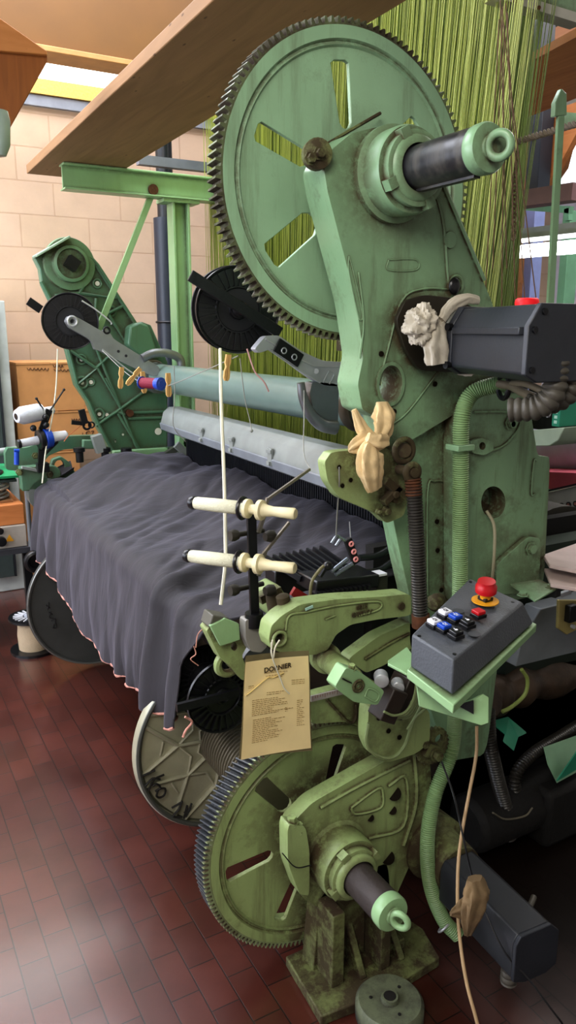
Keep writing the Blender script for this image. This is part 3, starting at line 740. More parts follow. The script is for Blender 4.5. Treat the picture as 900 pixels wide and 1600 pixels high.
# pivot spindle with clamp
p0 = P(505, 1025, Y=1.45); p1 = P(560, 1068, Y=1.22)
sp = MB().lathe([(.036, -.0), (.036, .03), (.027, .034), (.025, .2), (0, .2)], p0, p1-p0, 28, True).build('pivot_spindle', GREEN3, loom)
plabel(sp, 'round green spindle beside the paper pouch')
cl = MB(); Yc = 1.20
cl.plate(rnd(px2([(524, 1072), (541, 1043), (566, 1052), (601, 1080), (590, 1102), (553, 1097), (528, 1078)], Yc), 3, .15), [], Yc, Yc+.035)
cl = cl.build('clamp_block', GCLEAN, sp, bev=.004)
m = MB(); c = P(560, 1072, Y=Yc-.001); m.torus(c, (0, 1, 0), .012, .003, 24, 8); m.torus(c, (0, 1, 0), .006, .002, 20, 8); m.build('screw_socket', GDIRTY, sp)
m = MB(); pxrib(m, [(570, 1088), (576, 1076), (592, 1084), (586, 1096), (570, 1088)], Yc, .002); m.build('clamp_edge', GCLEAN, sp)
m = MB(); m.bar(P(535, 1060, Y=Yc-.001), P(549, 1067, Y=Yc-.001), .002, .004, (0, 1, 0)); m.build('slit', BLKSTEEL, sp)
c = P(549, 1046, Y=1.21); MB().bolt(c, (0, -.2, 1), .007, .012).build('bolt', GREEN3, sp)

# plate behind the spindle with measuring scale
b_ = cast('rear_bracket', [(482, 1088), (590, 1060), (600, 1150), (540, 1128), (486, 1132)], 1.44, .03, GREEN3)
m = MB(); pxrib(m, [(510, 1092), (545, 1128), (556, 1120), (556, 1100)], 1.438, .004); m.build('rib', GDIRTY, b_)
sc = MB().poly([P(486, 1088, Y=1.42), P(486, 1097, Y=1.42), P(540, 1084, Y=1.42), P(540, 1075, Y=1.42)], (0, .004, 0)).build('measuring_scale', mat('scale_white', '#a6a29c', .5), b_)
m = MB()
for i in range(14):
    a = P(489+i*3.8, 1088-i*.95, Y=1.418); b2 = P(489+i*3.8, 1092-i*.95 + (2 if i % 5 == 0 else 0), Y=1.418); m.tube([a, b2], .0005, 4, raw=True)
m.build('scale_ticks', mat('scale_red', '#7c2b2b', .6), sc)
# rounded cover lobe under the clamp
lobe = cast('rounded_cover', [(576, 1105), (600, 1098), (640, 1098), (672, 1110), (672, 1160), (650, 1178), (606, 1192), (584, 1182), (574, 1160)], 1.34, .04, GREEN3, w=.25)
plabel(lobe, 'rounded light green cover below the spindle clamp')
m = MB()
for x, y in [(607, 1142), (624, 1152), (592, 1122)]: c = P(x, y, Y=1.339); m.cyl(c, c-V((0, .002, 0)), .006, n=12)
m.build('screw_hole', HOLE, lobe)
m = MB(); m.tube([P(x, y, Y=1.32) for x, y in [(576, 1130), (572, 1160), (585, 1178), (612, 1184), (632, 1165), (644, 1130), (660, 1098), (664, 1070), (655, 1055)]], .004, 6)
m.tube([P(x, y, Y=1.31) for x, y in [(640, 1065), (655, 1085), (668, 1102), (650, 1120), (636, 1140)]], .003, 6); m.build('grey_wire', mat('greenish_wire', '#7c8a5e', .5), lobe)
c = P(675, 1165, Y=1.36)
m = MB(); n = 26; o = [(c.x+(.052 if i % 2 else .047)*math.cos(2*PI*i/(2*n)), c.z+(.052 if i % 2 else .047)*math.sin(2*PI*i/(2*n))) for i in range(2*n)]
m.plate(o, [circ(c.x-.02, c.z-.01, .014, 12), circ(c.x+.018, c.z+.016, .013, 12)], 1.355, 1.365); gs = m.build('small_ratchet_wheel', GDIRTY, loom)
m = MB(); m.bolt(P(660, 1160, Y=1.355), (0, -1, 0), .011, .016); m.bolt(P(680, 1178, Y=1.34), (0, -1, 0), .012, .02); m.box(P(672, 1172, Y=1.35), (.04, .02, .035), Matrix.Rotation(.5, 3, 'Y')); m.build('bolt', GDIRTY, gs)
# sensor block with silver cylinders (beside the clamp)
sb = MB(); M_ = Matrix.Rotation(.5, 3, 'Y'); sb.box(P(606, 1098, Y=1.25), (.045, .05, .075), M_); sb.box(P(622, 1086, Y=1.28), (.03, .06, .095), M_)
sb = sb.build('sensor_block', mat('greasy_black_block', '#2b211b', .45), loom, bev=.003)
for (x, y), (x2, y2), r in [((596, 1067), (606, 1072), .016), ((622, 1078), (630, 1080), .014), ((618, 1100), (626, 1098), .012)]:
    a = P(x, y, Y=1.24); MB().lathe([(r, 0), (r, .028), (r*.8, .03)], a+V((.02, .03, 0)), (-.5, -.8, 0), 20).build('sensor_cap', STEEL, sb)
m = MB(); 
for k in range(4): m.tube([P(x+k*3, y+k*2, Y=1.22+k*.012) for x, y in [(600, 1112), (616, 1118), (634, 1112), (646, 1092), (650, 1066+k*3), (640, 1050)]], .003, 6)
m.build('sensor_wire', mat('greenish_wire', '#7c8a5e', .5), sb)

# bracket lug at (505-620,705-790): the green plate with rag
br2 = cast('guide_bracket', [(507, 722), (518, 706), (580, 702), (604, 700), (622, 712), (640, 760), (632, 806), (604, 818), (588, 802), (530, 778), (512, 752)], 1.40, .03, GREEN3, w=.2, bev=.004)
plabel(br2, 'light green guide bracket beside the yellowed rag')
m = MB()
for x, y in [(530, 730), (535, 759), (548, 750)]: c = P(x, y, Y=1.399); m.cyl(c, c-V((0, .001, 0)), .005, n=12)
m.build('screw_hole', HOLE, br2)
m = MB()
m.torus(P(631, 704, Y=1.385), (0, 1, 0), .026, .007, 24, 10); m.cyl(P(631, 704, Y=1.40), P(631, 704, Y=1.385), .018, n=20)
m.lathe([(.02, 0), (.02, .02), (.012, .022)], P(616, 772, Y=1.4), (0, -1, 0), 18)
m.bolt(P(616, 772, Y=1.38), (0, -1, 0), .009, .012); m.bolt(P(602, 798, Y=1.39), (0, -1, 0), .009, .014); m.bolt(P(590, 799, Y=1.39), (0, -1, 0), .006, .012)
m.bar(P(600, 750, Y=1.385), P(632, 776, Y=1.385), .02, .02, (0, 1, 0)); m.bar(P(598, 786, Y=1.385), P(624, 760, Y=1.385), .016, .02, (0, 1, 0))
m.build('clamp_fitting', GDIRTY, br2, bev=.002)

# dark corrugated spring hose beside the frame
a = P(644, 738, Y=1.34)
m = MB(); m.torus(a, (0, 1, 0), .017, .008, 24, 10); m.cyl(a+V((0, .05, 0)), a-V((0, .012, 0)), .011, n=16); m.build('hose_eye', GDIRTY, loom)
path = [P(646, 752, Y=1.34), P(649, 800, Y=1.33), P(653, 880, Y=1.32), P(657, 972, Y=1.31)]
hs = MB().hose(path, .0165, .0066, .13, 18).build('spring_hose', CORR, loom); plabel(hs, 'dark grey corrugated spring hose on the near side frame')
MB().hose([P(645, 748, Y=1.34), P(647, 775, Y=1.335)], .0175, .0066, .13, 18).build('rusty_collar', RUST, hs)
MB().lathe([(.021, 0), (.021, .03)], P(657, 960, Y=1.31), P(658, 985, Y=1.31)-P(657, 960, Y=1.31), 20).build('end_collar', RUST, hs)
c = P(680, 945, Y=1.36); MB().lathe([(.014, 0), (.02, .02), (.022, .04), (.012, .055), (0, .056)], c+V((.04, .03, 0)), (-.8, -.5, 0), 18).build('grease_knob', GDIRTY, loom)
# green ribbed hose: upper run then lower run
path = [P(800, 598, Y=1.26), P(772, 602, Y=1.3), P(738, 615, Y=1.335), P(722, 650, Y=1.34), P(720, 720, Y=1.34), P(719, 850, Y=1.34), P(718, 960, Y=1.34), P(712, 1080, Y=1.36), P(706, 1170, Y=1.36), P(680, 1240, Y=1.34), P(668, 1310, Y=1.32), P(672, 1380, Y=1.30), P(692, 1435, Y=1.27), P(716, 1462, Y=1.24)]
hs = MB().hose(path, .0175, .0052, .10, 18).build('ribbed_hose', CORRG, loom); plabel(hs, 'green finely ribbed hose')
m = MB(); g = P(719, 698, Y=1.34); m.box(g+V((-.004, -.004, 0)), (.05, .045, .014)); m.build('hose_clip', GREEN2, hs, bev=.002)
MB().lathe([(.024, 0), (.023, .03), (.025, .034), (.02, .036)], P(790, 598, Y=1.27), (.8, -.4, .0), 24).build('hose_end', mat('dark_grey_green', '#4a4f45', .5), hs)
m = MB(); g = P(787, 604, Y=1.26); m.torus(g, (.9, -.3, 0), .026, .006, 24, 8); m.build('strap', BLKSTEEL, hs)
g = P(694, 1448, Y=1.262); MB().torus(g, P(712, 1460, Y=1.24)-P(688, 1430, Y=1.28), .0185, .003, 24, 8).build('metal_band', STEEL, hs)
# black corrugated hoses lower right
for i, (pts, r, lb) in enumerate([
    ([(762, 1110, 1.5), (765, 1160, 1.5), (778, 1220, 1.5), (792, 1270, 1.5), (795, 1310, 1.5)], .019, 'black corrugated hose hanging behind the console'),
    ([(940, 1110, 1.62), (880, 1148, 1.58), (830, 1180, 1.55), (805, 1215, 1.53), (812, 1260, 1.52), (830, 1285, 1.52)], .0165, 'black corrugated hose sweeping up to the right edge'),
    ([(690, 1450, 1.38), (700, 1510, 1.36), (730, 1560, 1.33), (790, 1590, 1.3), (860, 1600, 1.27), (930, 1590, 1.24)], .018, 'black corrugated hose lying on the floor at lower right')]):
    h_ = MB().hose([P(x, y, Y=Y) for x, y, Y in pts], r, .010, .2, 16).build('corrugated_hose', CORRB, loom); plabel(h_, lb)
g = MB(); g.torus(P(789, 1280, Y=1.5), (.1, .3, 1), .026, .003, 20, 6); g.tube([P(x, y, Y=1.46) for x, y in [(770, 1270), (790, 1280), (820, 1275), (832, 1262)]], .003, 6); g.build('cable_tie', mat('tie_grey', '#6a6454', .6), loom)

# upper servo motor with dark housing
ub = MB(); Ym = 1.42
ub.plate(rnd(px2([(614, 500), (628, 470), (660, 461), (704, 466), (735, 480), (740, 560), (705, 582), (650, 578), (628, 545)], Ym), 3, .2), [], Ym-.012, Ym)
mo = ub.build('upper_motor', mat('oily_black_flange', '#2a2419', .5), loom, bev=.004); plabel(mo, 'upper drive motor with dark grey box housing')
c0 = P(705, 528, Y=1.42); c1 = P(745, 528, Y=1.33)
m = MB(); m.lathe([(.066, 0), (.068, .04), (.06, .05), (.062, .07), (.055, .09)], c0, (.1, -1, 0), 36); m.build('motor_flange', mat('grey_cast_flange', '#6c6d66', .5, .3), mo)
# housing: bevelled box running towards the camera
sec = [(-.078, -.052), (-.078, .03), (-.05, .068), (.055, .068), (.078, .04), (.078, -.052), (.05, -.066), (-.05, -.066)]
hp = [(1.30, P(748, 533, Y=1.30)), (.99, P(868, 537, Y=.99))]
m = MB(); rings = []
for Y, c in hp: rings.append(m.vs([V((c.x+a, Y, c.z+b)) for a, b in sec]))
for i in range(8): m.f([rings[0][i], rings[0][(i+1) % 8], rings[1][(i+1) % 8], rings[1][i]])
m.f(rings[0]); m.f(rings[1][::-1])
hb = m.build('motor_housing', DGREY, mo, bev=.004)
m = MB(); c = hp[1][1]
m.poly([V((c.x+a*1.02, .992, c.z+b*1.02)) for a, b in sec], (0, -.012, 0)); m.build('end_plate', DGREY, hb, bev=.002)
m = MB(); c = hp[0][1]
m.poly([V((c.x+a*1.06, 1.312, c.z+b*1.06)) for a, b in sec], (0, -.018, 0)); m.build('front_collar', DGREY, hb, bev=.002)
m = MB(); a = hp[0][1]; b2 = hp[1][1]; m.bar((a.x-.08, 1.29, a.z+.022), (b2.x-.08, .995, b2.z+.022), .012, .014); m.build('rib', DGREY, hb, bev=.002)
m = MB()
for a, b_ in [(-.066, .024), (-.045, .055), (.05, .055), (-.066, -.045), (.066, -.04)]: m.cyl((hp[1][1].x+a, .981, hp[1][1].z+b_), (hp[1][1].x+a, .976, hp[1][1].z+b_), .006, n=12)
for z in (-.05, .03): m.cyl((hp[0][1].x-.08, 1.3, hp[0][1].z+z), (hp[0][1].x-.092, 1.3, hp[0][1].z+z), .008, n=12)
m.build('screw', BLKSTEEL, hb)
# cable glands below
for k, (x, y, r) in enumerate([(868, 590, .021), (897, 582, .019)]):
    a = P(x, y, Y=1.0); m = MB(); m.hose([a+V((0, 0, .03)), a, a-V((.004, 0, .03)), a-V((.02, -.02, .055)), a-V((.05, -.06, .062))], r, .014, .12, 18); m.build('cable_gland', mat('greasy_gland', '#4c4840', .5), hb)
m = MB(); m.tube([P(x, y, Y=Y) for x, y, Y in [(845, 625, 1.05), (820, 615, 1.12), (800, 604, 1.2), (780, 600, 1.25)]], .009, 10); m.tube([P(x, y, Y=Y) for x, y, Y in [(850, 612, 1.05), (822, 600, 1.12), (800, 600, 1.2)]], .007, 10)
m.build('motor_cable', mat('brown_cable', '#5b5242', .5), hb)
# lower servo motor
lm = MB()
g1 = P(835, 1478, Y=1.0); g0 = V((g1.x+.02, 1.27, g1.z+.0))
ax = (g1-g0).normalized(); up = V((0, 0, 1)); rt = ax.cross(up).normalized(); upp = rt.cross(ax).normalized()
def lo(p, a, b): return p + rt*a + upp*b
sec2 = [(-.06, -.062), (-.06, .025), (-.035, .05), (.05, .05), (.062, .03), (.062, -.062), (.03, -.075), (-.03, -.075)]
rings = [lm.vs([lo(p, a, b) for a, b in sec2]) for p in (g0, g1)]
for i in range(8): lm.f([rings[0][i], rings[0][(i+1) % 8], rings[1][(i+1) % 8], rings[1][i]])
lm.f(rings[0]); lm.f(rings[1][::-1])
lm = lm.build('lower_motor', mat('motor_grey_low', '#2b2d32', .45), loom, bev=.004); plabel(lm, 'lower drive motor with dark grey housing near the floor')
m = MB(); m.bar(lo(g0, -.062, .012), lo(g1, -.062, .012), .008, .012, upp); m.build('rib', DGREY, lm)
m = MB(); m.poly([lo(g1, a*1.03, b*1.03) for a, b in sec2], ax*.01); m.build('end_plate', DGREY, lm, bev=.002)
m = MB(); m.lathe([(.085, -.16), (.09, -.1), (.07, -.09), (.065, -.0)], g0, ax, 28); m.build('motor_flange', GDIRTY, lm)
m = MB(); c = lo(g1, 0, -.09); m.hose([lo(g1, -.02, -.075)-ax*.05, lo(g1, -.02, -.11)-ax*.05, lo(g1, -.05, -.125)-ax*.09], .02, .014, .1, 14); m.hose([lo(g1, .03, -.075)-ax*.04, lo(g1, .03, -.12)-ax*.04], .018, .014, .1, 14)
m.tube([lo(g1, -.05, -.12)-ax*.09, lo(g1, -.1, -.12)-ax*.16, lo(g1, -.16, -.1)-ax*.22], .009, 10); m.tube([lo(g1, -.05, -.11)-ax*.07, lo(g1, -.1, -.10)-ax*.14, lo(g1, -.19, -.09)-ax*.2], .008, 10)
m.build('cable_gland', mat('greasy_gland', '#4c4840', .5), lm)

# ------------------------------------------------------------------ control console
cs = MB()
# box corners: top face in pixels at a slanted plane
Tl, Tr, Tfr, Tfl = P(692, 965, D=1.48), P(722, 917, D=1.62), P(818, 940, D=1.62), P(712, 1030, D=1.34)
A0 = P(643, 991, D=1.40); A1 = P(734, 903, D=1.66); A2 = P(817, 941, D=1.58); A3 = P(709, 1031, D=1.31)
n = (A1-A0).cross(A3-A0).normalized()
if n.z < 0: n = -n
B0 = P(641, 1042, D=1.405); B3 = P(707, 1087, D=1.325); B2 = P(834, 974, D=1.60); B1 = A1-n*.09
m = MB(); t_ = m.vs([A0, A1, A2, A3]); b_ = m.vs([B0, B1, B2, B3])
m.f(t_); m.f(b_[::-1])
for i in range(4): m.f([t_[i], t_[(i+1) % 4], b_[(i+1) % 4], b_[i]])
cons = m.build('control_console', CGREY, loom, bev=.004); plabel(cons, 'grey sloping control box with buttons on a green bracket')
def face(u, v, h=0):   # u across short side (A0->A3), v along (A0->A1)
    p = A0.lerp(A3, u).lerp(A1.lerp(A2, u), v); return p + n*h
ux = (A3-A0).normalized(); vx = (A1-A0).normalized(); vx = (vx-ux*vx.dot(ux)).normalized()
FM = Matrix((ux, vx, n)).transposed()
def uvpix(px, py):   # console face point seen at a pixel
    d = ray(px, py); o = V((0, 0, H)); t = (A0-o).dot(n)/d.dot(n); return o+d*t
for (x, y, mm, nm, lb) in [(695, 964, WHITE, 'push_button', 'white button'), (678, 979, WHITE, 'push_button', 'white button'), (711, 971, BLUE, 'push_button', 'blue button'), (693.5, 986, BLUE, 'push_button', 'blue button'), (730, 980, BLKPL, 'push_button', 'black button'), (712, 996, BLKPL, 'push_button', 'black button'), (747, 964, RED, 'push_button', 'red button')]:
    c = uvpix(x, y)
    MB().box(c+n*.004, (.0235, .0235, .008), FM).build('button_base', BLKPL, cons, bev=.0015)
    b_ = MB().box(c+n*.011, (.020, .020, .008), FM).build(nm, mm, cons, bev=.002); plabel(b_, lb)
    if mm is not RED:
        m = MB(); q = c+n*.0153
        if mm is BLKPL: m.cyl(q, q+n*.0006, .003, n=12); m.bar(q-ux*.007, q-ux*.004, .001, .0008, n)
        else: m.torus(q, n, .0032, .0006, 16, 6); m.bar(q+ux*.0055-vx*.003, q+ux*.0055+vx*.003, .001, .0008, n); m.bar(q-ux*.0075, q-ux*.0055, .001, .0008, n)
        m.build('button_symbol', INK if mm is WHITE else WHITE, b_)
for x, y in [(716, 955), (735, 961), (741, 991)]:
    MB().cyl(uvpix(x, y), uvpix(x, y)+n*.001, .0115, n=24).build('blank_plug', mat('console_dark', '#3b3e42', .5), cons)
for x, y in [(655, 994), (801, 941), (710, 1022), (735, 909)]:
    MB().cyl(uvpix(x, y), uvpix(x, y)+n*.001, .0035, n=12).build('screw', BLKSTEEL, cons)
c = uvpix(758, 939)
es = MB().lathe([(.027, 0), (.027, .002), (0, .002)], c, n, 40, False).build('emergency_ring', YEL, cons)
MB().box(c+n*.006, (.022, .022, .008), FM).build('stop_base', BLKPL, es, bev=.001)
nn = (n+V((-.12, -.1, .12))).normalized()
MB().lathe([(.011, .008), (.011, .02)], c, nn, 24).build('stop_collar', YEL, es)
m = MB(); m.lathe([(.012, .02), (.021, .022), (.0215, .034), (.0185, .038), (.0175, .046), (.0, .047)], c, nn, 32)
for i in range(20): pass
sbn = m.build('emergency_stop_button', RED, cons); plabel(sbn, 'red mushroom emergency stop button')
# green tray bracket
m = MB()
e0 = B0+n*.01-(B3-B0)*.06; 
o0, o3, o2, o1 = P(636, 1046, D=1.40), P(709, 1102, D=1.31), P(839, 975, D=1.61), P(741, 930, D=1.72)
lift = n*.018
r0 = m.vs([o0, o3, o2, o1]); r1 = m.vs([o0-lift, o3-lift, o2-lift, o1-lift])
m.f(r0); m.f(r1[::-1])
for i in range(4): m.f([r0[i], r0[(i+1) % 4], r1[(i+1) % 4], r1[i]])
tray = m.build('console_bracket', GCLEAN, loom, bev=.002); plabel(tray, 'bright green tray bracket under the control console')
m = MB()
q = [P(648, 1052, D=1.40), P(655, 1104, D=1.40), P(752, 1134, D=1.40), P(764, 1130, D=1.40), P(764, 1090, D=1.40), P(755, 1085, D=1.40), P(712, 1104, D=1.40)]
hole = None
m.poly(q, CF*.006); m.build('bracket_web', GCLEAN, tray, bev=.0015)
m = MB(); m.poly([P(714, 1102, D=1.395), P(740, 1116, D=1.395), P(740, 1095, D=1.395)], CF*.004); m.build('web_gap', BLKSTEEL, tray)
m = MB(); m.poly([P(606, 1036, D=1.46), P(642, 1055, D=1.42), P(650, 1030, D=1.5), P(636, 1010, D=1.52), P(606, 1032, D=1.5)], (0, 0, -.006)); m.build('mounting_tab', GCLEAN, tray, bev=.0015)
# grey channel and white shelf right of console
m = MB(); m.poly([P(815, 1000, Y=1.5), P(806, 1042, Y=1.5), P(930, 1012, Y=1.5), P(930, 930, Y=1.5), P(845, 952, Y=1.5)], (0, .06, 0))
ch = m.build('grey_channel', mat('channel_grey', '#6f7478', .5), loom, bev=.003); plabel(ch, 'grey sheet metal channel right of the console')
m = MB(); m.poly([P(796, 915, Z=.96), P(836, 942, Z=.96), P(872, 921, Z=.96), P(842, 908, Z=.96)], (0, 0, .006)); 
fo = m.build('foot_plate', GREEN2, loom, bev=.002)
for x, y in [(817, 930), (861, 918)]: MB().bolt(P(x, y, Z=.966), (0, 0, 1), .01, .008).build('bolt', GREEN2, fo)
m = MB(); m.bar(P(860, 924, Z=.95), P(868, 920, Z=.95), .03, .03); m.build('rubber_foot', BLKPL, fo)
m = MB(); m.poly([P(874, 938, Y=1.40), P(872, 982, Y=1.40), P(886, 992, Y=1.40), P(900, 985, Y=1.40), P(908, 938, Y=1.4)], (0, .01, 0)); tb = m.build('terminal_plate', mat('brassy_plate', '#a89a62', .45, .3), ch, bev=.002)
MB().box(P(892, 958, Y=1.39), (.03, .02, .05)).build('terminal_block', BLKPL, tb, bev=.002)
m = MB(); m.lathe([(.006, 0), (.006, .01)], P(893, 978, Y=1.39), (0, -1, 0), 12); m.bar(P(874, 930, Y=1.4), P(890, 924, Y=1.4), .012, .012); m.build('screw', STEEL, tb)

# lower frame behind everything: dirty lower casting and the dark interior
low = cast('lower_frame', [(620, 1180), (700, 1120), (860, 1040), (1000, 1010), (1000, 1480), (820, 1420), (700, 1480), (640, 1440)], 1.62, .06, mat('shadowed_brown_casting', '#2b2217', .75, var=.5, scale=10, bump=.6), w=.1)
m = MB(); m.lathe([(.16, 0), (.16, .03), (.12, .034), (.12, .02), (.03, .02), (.03, .05), (0, .05)], P(792, 1290, Y=1.6), (0, -1, 0), 40); m.build('brake_drum', mat('oily_drum', '#17130f', .5), low)
# teal plates
TEAL = mat('teal_plate', '#2f8c6e', .4)
m = MB(); m.poly([P(766, 1130, Y=1.55), P(795, 1122, Y=1.55), P(823, 1146, Y=1.5), P(810, 1152, Y=1.47), P(803, 1174, Y=1.45), P(787, 1160, Y=1.45), P(790, 1150, Y=1.47)], (0, .004, .004)); tp = m.build('teal_guard', TEAL, loom, bev=.001); plabel(tp, 'small teal guard plate')
m = MB(); m.poly([P(850, 1170, Y=1.5), P(856, 1196, Y=1.48), P(870, 1224, Y=1.45), P(905, 1205, Y=1.48), P(905, 1150, Y=1.55)], (0, .004, .004)); tp = m.build('teal_guard', mat('teal_plate_light', '#7fa686', .4), loom, bev=.001); plabel(tp, 'larger pale teal guard plate at the right edge')
m = MB(); m.poly([P(870, 1221, Y=1.44), P(905, 1200, Y=1.46), P(905, 1170, Y=1.46)], (0, .003, .003)); m.build('teal_lip', TEAL, tp)
# oily covered shaft region upper right of lower interior
m = MB(); m.tube([P(x, y, Y=Y) for x, y, Y in [(760, 1090, 1.6), (800, 1075, 1.62), (850, 1062, 1.64), (940, 1035, 1.7)]], lambda t: .06+.01*math.sin(t*20), 16); m.build('oily_cover', mat('oily_brown_metal', '#4a3a2c', .5, .2, var=.4, scale=14, bump=.5), loom)
m = MB(); m.tube([P(x, y, Y=1.5) for x, y in [(815, 1046), (824, 1062), (820, 1085), (800, 1104), (785, 1112)]], .006, 8); m.build('oil_pipe', mat('yellow_green_pipe', '#8b9a52', .4), loom)
# dark tyre-like pulley at right edge + its green hub
m = MB(); c = P(915, 1400, Y=1.45); m.torus(c, (0, 1, 0), .085, .018, 40, 10, sq=1.6); m.torus(c+V((0, .05, 0)), (0, 1, 0), .085, .016, 40, 10, sq=1.5); m.build('drive_belt_pulley', BLKPL, loom)
m = MB(); c = P(915, 1400, Y=1.42); m.lathe([(.065, 0), (.06, .015), (.03, .02), (0, .02)], c, (0, -1, 0), 32); m.build('pulley_hub', GDIRTY, loom)

m = MB(); m.bb(1.75, 2.9, 1.45, 1.7, 0, .2); m.bb(1.42, 2.9, 1.62, 1.7, 0, .42); m.cyl((1.5, 1.55, .12), (2.6, 1.55, .12), .09, n=24); sc_ = m.build('dark_filler', mat('filler_black', '#0b0806', .75, var=.4, bump=.5), loom, bev=.02); plabel(sc_, 'black filler body standing in for the deep shade at lower right')  # added dark bodies standing in for the deep shade low down

# ================================================================== LOOM, rollers and far side
YF0 = 4.2
m = MB(); m.cyl((1.415, 1.50, 1.368), (1.46, 4.25, 1.358), .072, n=40)
ro = m.build('upper_roller', TUBEM, loom); plabel(ro, 'thick grey-green guide roller across the loom')
# collars on roller
for Y in (2.0, 4.08):
    c = V((1.422 if Y < 3 else 1.457, Y, 1.367)); m = MB(); m.lathe([(.08, 0), (.084, .01), (.084, .05), (.08, .06)], c, (0, 1, 0), 32); m.build('roller_collar', mat('brown_collar', '#4f4638', .45, .3), ro)
# lighting rail housing below the roller
def prism_y(mb, sec, x, z, y0, y1, x1=None, z1=None):
    x1 = x if x1 is None else x1; z1 = z if z1 is None else z1
    a = mb.vs([V((x+u, y0, z+v)) for u, v in sec]); b = mb.vs([V((x1+u, y1, z1+v)) for u, v in sec]); n = len(a)
    mb.f(a); mb.f(b[::-1])
    for i in range(n): mb.f([a[i], a[(i+1) % n], b[(i+1) % n], b[i]])
sec = [(-.06, -.05), (-.066, -.02), (-.05, .035), (-.02, .06), (.04, .06), (.06, .04), (.06, -.05), (.03, -.065), (-.04, -.065)]
m = MB(); prism_y(m, sec, 1.245, 1.205, 1.75, 3.75, 1.43, 1.165)
rail = m.build('light_housing', LGREY, loom, bev=.004); plabel(rail, 'pale grey long lamp housing with clips below the roller')
m = MB(); prism_y(m, [(a*.99-.002, b if b > -.04 else b-.002) for a, b in [(-.064, -.05), (-.07, -.022), (-.066, -.018), (-.06, -.05)]], 1.245, 1.205, 1.75, 3.75, 1.43, 1.165); m.build('housing_seam', mat('seam_grey', '#7b8086', .4), rail)
for px, py in [(315, 652), (375, 673), (451, 697)]:
    c = P(px, py, X=1.30); k = (c.y-1.75)/2.0; c = V((1.245+.185*k-.068, c.y, 1.205-.04*k-.012))
    m = MB(); m.box(c, (.008, .03, .06)); m.box(c+V((-.004, 0, .02)), (.01, .034, .012)); m.box(c+V((-.006, 0, -.022)), (.012, .02, .014)); m.build('spring_clip', LGREY, rail, bev=.001)
# reed: dark comb with blue top strip
m = MB(); m.bb(1.50, 1.52, 1.62, 3.75, .86, 1.14); rd = m.build('reed', mat('dark_reed', '#15171b', .4, .3), loom); plabel(rd, 'black reed comb behind the cloth')
m = MB()
for i in range(130): y = 1.63+i*.0162; m.bb(1.496, 1.5, y, y+.004, .88, 1.115)
m.build('reed_wires', mat('reed_wire', '#33353c', .35, .5), rd)
MB().bb(1.488, 1.51, 1.62, 3.75, 1.115, 1.14).build('blue_strip', mat('blue_strip', '#173f8f', .4), rd)
# dark body between reed and harness so that the machine reads solid
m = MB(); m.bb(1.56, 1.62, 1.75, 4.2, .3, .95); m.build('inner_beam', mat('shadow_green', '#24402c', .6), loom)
# breast tube
m = MB(); m.cyl((.815, 1.60, .79), (.815, 3.98, .79), .045, n=32); bt = m.build('breast_tube', GREYTUBE, loom); plabel(bt, 'dull grey breast tube under the cloth')
m = MB(); c = P(38, 768, Y=3.98); m.lathe([(.085, 0), (.085, .08), (.06, .1)], (.80, 3.90, .80), (0, 1, 0), 32); m.build('tube_cap', mat('grey_cap', '#6c736f', .45), bt)

# far side frame
ffpx = [(53, 402), (60, 395), (104, 371), (111, 378), (118, 390), (142, 400), (152, 412), (214, 506), (222, 503), (236, 508), (262, 566), (262, 720), (180, 720), (165, 690), (150, 664), (136, 628), (118, 602), (104, 548), (84, 482), (66, 445), (62, 420)]
o = px2(ffpx, YF0)
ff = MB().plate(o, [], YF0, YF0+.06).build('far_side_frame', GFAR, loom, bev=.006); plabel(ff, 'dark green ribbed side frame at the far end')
m = MB(); Yr = YF0-.012
def fr_(pts, r=.011): m.tube([P(x, y, Y=Yr) for x, y in pts], r, 6, 1)
def frs(pts, r=.011): m.tube([P(x, y, Y=Yr) for x, y in pts], r, 6, raw=True)
frs([(64, 440), (86, 482), (107, 548), (121, 602), (139, 628), (154, 664), (169, 692), (184, 718)])
frs([(118, 392), (143, 404), (152, 414), (213, 508), (236, 560), (258, 600)])
for a in ([(86, 462), (124, 458)], [(124, 458), (140, 430)], [(124, 458), (182, 466), (150, 415)], [(150, 466), (148, 500)], [(148, 500), (192, 478)], [(170, 492), (200, 540)], [(140, 520), (216, 705)], [(110, 548), (150, 575)], [(150, 575), (180, 548)], [(122, 600), (152, 575), (190, 640)], [(150, 665), (182, 643), (195, 648)], [(182, 643), (225, 612), (258, 600)], [(184, 646), (218, 702)], [(185, 705), (262, 700)], [(200, 645), (262, 643)], [(200, 654), (262, 652)], [(165, 590), (190, 640)], [(218, 600), (226, 612)]): frs(a, .009)
m.build('rib', GFAR, ff)
c = V((1.06, YF0, 1.955)); c = P(108, 413, Y=YF0)
m = MB(); m.lathe([(.135, 0), (.13, .02), (.095, .025), (.09, .05), (.075, .055), (.07, .035), (.03, .035)], c, (0, -1, 0), 40, False); m.lathe([(.045, .03), (.045, .031)], c, (0, -1, 0), 20); m.build('bearing_hub', paint('green_far_light', '#6b8d6c', .5, thr=.5), ff)
m = MB(); m.box(c-V((0, .06, 0)), (.06, .06, .06), Matrix.Rotation(.6, 3, 'Y')); m.build('square_shaft_end', BLKSTEEL, ff)
m = MB(); m.bar(P(54, 401, Y=YF0-.03), P(106, 371, Y=YF0-.03), .10, .012); m.build('top_ledge', mat('pale_green_edge', '#9fb8a0', .4), ff, bev=.003)
m = MB()
for x, y, r in [(152, 443, .016), (173, 486, .02), (127, 562, .018), (128, 598, .022), (142, 597, .014), (155, 647, .02), (167, 648, .01), (180, 688, .006), (192, 679, .006), (272, 665, .0)]:
    if r: m.torus(P(x, y, Y=YF0-.004), (0, 1, 0), r*1.35, r*.4, 20, 8)
m.build('boss', GFAR, ff)
